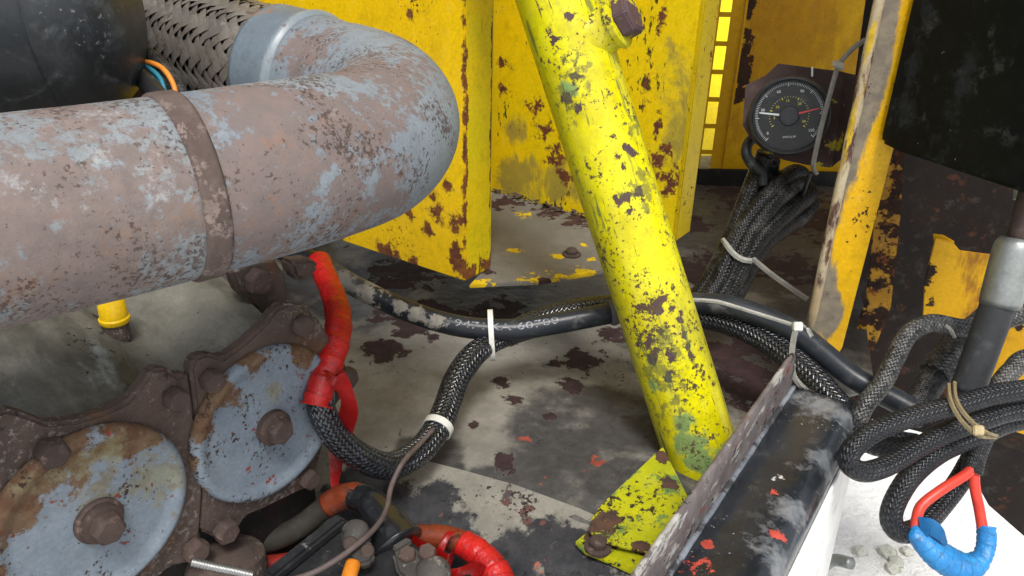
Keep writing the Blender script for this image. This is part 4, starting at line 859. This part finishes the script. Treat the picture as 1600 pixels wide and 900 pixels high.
for o_ in (0, 9): part('strap', ribbon([at(*p) for p in ((1482+o_, 600-o_*.3, .765), (1484+o_, 622, .742), (1494+o_*1.3, 645, .733), (1512+o_*1.4, 668-o_*.4, .73), (1532+o_*1.2, 682-o_*.6, .735), (1555+o_*.3, 684-o_*.3, .75))], .0042, .0012, (RGT*.8 + UPV*.5).normalized()), M_tan, t4)
part('lock', obox(at(1527, 672, .73), RGT*.005, UPV*.0045, FWD*.0035, .001), M_tan, t4)
solo('stub_tie', strap([(1478, 508, .85), (1486, 516, .848), (1492, 528, .85)], .004, .001, RGT), M_tie2, 'clipped end of a grey tie on the arching grey cable', 'cable tie')
M_redw = plain('red_insulation', (.62, .05, .03), .35, .15, 60)
solo('red_wire', cable([(1522, 728, .776), (1508, 742, .772), (1470, 766, .765), (1440, 790, .762), (1432, 812, .760), (1428, 835, .76)], .0050, 9, 14), M_redw, 'red wire sloping from the sleeve to the blue tape', 'wire')
solo('red_wire', cable([(1522, 730, .778), (1523, 760, .776), (1530, 795, .773), (1535, 825, .77), (1538, 850, .77)], .0050, 9, 14), M_redw, 'red wire hanging straight down into the blue tape', 'wire')
M_blue = tapemat('blue_tape', (.02, .20, .46), (.012, .14, .36), .011)
M_blueflat = layered('blue_tape_loose', (.015, .21, .50), (.01, .15, .40), [dict(col=(.18, .38, .52), scale=40, lo=.6, hi=.68, amt=.8)], rough=.28, spec=.6, vs=40, wave=.004)
bt_ = catmull([at(*p) for p in ((1422, 826, .758), (1440, 842, .757), (1462, 864, .757), (1488, 880, .757), (1512, 885, .757), (1533, 872, .76), (1541, 850, .765), (1541, 822, .769))], 10)
bl = thing('blue_tape', 'crumpled blue tape wrapped round the red wire joint', 'tape', at(1490, 905, .757))
part('wrap', tube(bt_, [.0085 + .0085*math.sin(math.pi*min(1, i/50))**.8 + random.uniform(-.0003, .0003) for i in range(len(bt_))], 16, flat=.75, wob=.035), M_blue, bl)
part('tail', ribbon([at(*p) for p in ((1438, 824, .752), (1455, 824, .746), (1470, 836, .745), (1478, 850, .75))], (.02, .006), .0006, (UPV + RGT*.2).normalized()), M_blueflat, bl)
# ================================================================== below the engine: terminals and taped leads
M_or = plain('orange_sleeve', (.55, .18, .012), .45, .2, 50); M_org = layered('dull_orange', (.18, .032, .010), (.10, .02, .008), [dict(col=(.04, .03, .025), scale=40, lo=.52, hi=.64, hf=.3)], rough=.5)
M_grey = layered('grimy_grey_cable', (.035, .031, .026), (.02, .018, .015), [dict(col=(.14, .13, .11), scale=40, lo=.58, hi=.68)], rough=.7)
M_shiny = layered('shiny_black_boot', (.010, .011, .013), (.016, .018, .02), [dict(col=(.07, .07, .068), scale=40, lo=.6, hi=.7, amt=.5)], rough=.24, spec=.6, wave=.003)
sc_ = thing('starter_cable', 'grimy cable with orange sleeve and glossy black boot by the terminal', 'cable', at(610, 850, .74))
part('lead', cable([(395, 848, .80), (430, 842, .80), (470, 822, .80), (505, 795, .80), (535, 778, .795)], .0115, 9, 18), M_grey, sc_)
part('orange_collar', cable([(512, 790, .80), (530, 779, .797), (550, 774, .79), (562, 776, .785)], .0130, 8, 20), M_org, sc_)
part('boot', cable([(556, 775, .788), (578, 786, .776), (600, 812, .76), (612, 835, .748), (622, 852, .742)], [.0135]*9 + [.0150 + .0004*i for i in range(28)], 9, 24), M_shiny, sc_)
M_lug = layered('grimy_terminal', (.075, .07, .062), (.035, .032, .03), [dict(col=(.22, .21, .19), scale=60, lo=.57, hi=.66), dict(col=(.03, .028, .026), scale=50, lo=.58, hi=.66)], rough=.65, metal=.25, gh=.0005)
lx = thing('terminal_lug', 'grimy grey battery terminal bolted below the glossy boot', 'terminal', at(650, 895, .72))
up = (UPV*.75 - FWD*.65).normalized()
part('clamp', prism([at(x, y, .728 - (y-850)*.0006) for x, y in ((612, 862), (640, 848), (662, 866), (690, 872), (700, 895), (690, 915), (640, 912), (620, 895))], up*-.014, .003, 3), M_lug, lx)
part('tongue', prism([at(x, y, .735) for x, y in ((612, 858), (638, 843), (646, 852), (620, 868))], up*.006, .0015), M_lug, lx)
for x, y in ((637, 872), (668, 868)): part('bolt', hexhead(at(x, y, .718), up, .0085, .009, x*.3), M_bolt, lx)
part('stud', lathe(at(676, 895, .705), up, [(.016, -.01), (.016, .002), (.013, .006), (.006, .008)], 28), M_lug, lx)
bx = thing('terminal_clamp', 'small grey clamp with two bolts on the black battery top', 'terminal', at(565, 880, .70))
part('saddle', prism([at(x, y, .715 - (y-830)*.0005) for x, y in ((534, 846), (548, 838), (560, 832), (578, 842), (586, 862), (582, 878), (560, 884), (540, 868))], up*-.010, .003, 3), M_lug, bx)
part('post', lathe(at(556, 836, .722), up, [(.0125, -.012), (.0125, .006), (.010, .010), (.004, .012)], 24), M_lug, bx)
for x, y in ((548, 852), (574, 864)): part('bolt', lathe(at(x, y, .702), up, [(.0065, 0), (.0065, .004), (.005, .0055)], 18), M_bolt, bx)
solo('orange_sleeve', cable([(552, 880, .692), (546, 900, .682), (540, 930, .67)], .0068, 6, 18), M_or, 'bright orange sleeved lead leaving the grey clamp', 'cable')
# battery
M_bat = layered('dusty_battery', (.012, .013, .015), (.022, .023, .025), [dict(col=(.16, .155, .145), scale=120, lo=.62, hi=.68, mod=14), dict(col=(.30, .29, .26), scale=60, lo=.72, hi=.74)], rough=.5, vs=30)
ba = thing('battery', 'dusty black battery top between the engine and the floor lip', 'battery', at(560, 900, .72))
part('case', prism([onz(x, y, .908) for x, y in ((531, 808), (596, 812), (655, 850), (705, 905), (745, 960), (430, 960), (416, 906))], Z*-.20, .004, 3), M_bat, ba)
e0, e1 = onz(534, 812, .914), onz(418, 905, .914)
part('rim', obox((e0+e1)/2, (e1-e0)/2, (e1-e0).cross(Z).normalized()*.007, Z*.006, .003), M_bat, ba)
rc2 = thing('taped_cable', 'red taped cable with loose tape loops beside the floor lip', 'cable', at(760, 895, .74))
part('bare_lead', cable([(640, 838, .775), (680, 838, .77), (715, 845, .765), (735, 856, .76)], .0115, 8, 20), M_org, rc2)
tq = catmull([at(*p) for p in ((722, 848, .762), (745, 862, .755), (765, 880, .748), (778, 905, .74), (788, 940, .73))], 12)
part('tape_wrap', tube(tq, [.0128 + .0010*((i/14) % 1)**2 + (.0022 if 28 < i < 40 else 0) for i in range(len(tq))], 22), M_red, rc2)
part('tape_loop', ribbon([at(*p) for p in ((645, 848, .752), (660, 856, .742), (680, 866, .735), (700, 876, .735), (708, 868, .75))], (.020, .014), .0006, (UPV - FWD*.4).normalized()), M_redflat, rc2)
part('tape_loop', ribbon([at(*p) for p in ((718, 830, .748), (704, 832, .742), (694, 846, .737), (688, 866, .735), (690, 884, .735))], .0060, .0006, RGT), M_redflat, rc2)
part('tape_strip', ribbon([at(*p) for p in ((692, 892, .715), (715, 894, .715), (738, 888, .722), (752, 896, .73))], (.005, .016), .0006, (UPV - FWD*.3).normalized()), M_redflat, rc2)
solo('red_lead', cable([(395, 880, .80), (430, 882, .80), (470, 876, .80)], .010, 6, 16), plain('dark_red', (.30, .025, .018), .5, .3), 'dark red lead lying in the gloom under the engine', 'cable')
mo_ = thing('pulley_boss', 'brown rounded casting under the round covers', 'casting', at(360, 900, .74))
part('boss', lathe(at(352, 900, .745), (UPV*.9 + RGT*.15 - FWD*.2), [(.038, -.04), (.037, .015), (.033, .026), (.022, .032), (.004, .034)], 36), M_flange, mo_)
M_chrome = plain('bright_steel', (.34, .345, .34), .38, .3, 80, metal=.9)
sh_ = catmull([at(*p) for p in ((300, 878, .62), (335, 886, .622), (365, 892, .624), (395, 899, .626))], 26); ns = len(sh_)
cc = thing('control_cable', 'ribbed bright steel cable casing below the mottled cover', 'cable', at(370, 905, .624))
part('casing', tube(sh_, [.0036 + .0003*math.sin(i*1.7) for i in range(ns)], 16), M_chrome, cc)
solo('wire_rope', tube(catmull([onz(x, y, z) for x, y, z in ((1235, 945, .02), (1272, 900, .05), (1300, 876, .09), (1330, 880, .12))], 8), .014, 14), M_fer, 'twisted steel wire rope end on the pale ground', 'rope')
for i in range(7):
    p = onz(random.uniform(1240, 1420), random.uniform(858, 905), .0); r = random.uniform(.015, .03)
    bm = bmesh.new(); bmesh.ops.create_icosphere(bm, subdivisions=1, radius=r)
    for v in bm.verts: v.co = V((v.co.x*random.uniform(.8, 1.2), v.co.y*random.uniform(.8, 1.2), v.co.z*.6)) + p + Z*r*.3
    if i == 0: M_st = layered('pale_stone', (.6, .6, .56), (.45, .46, .40), [dict(col=(.25, .26, .14), scale=20, lo=.55, hi=.65)], rough=.9)
    solo('stone', frombm(bm), M_st, 'pale rough stone lying on the bright ground below the rail', 'stone', 'stones below the rail')
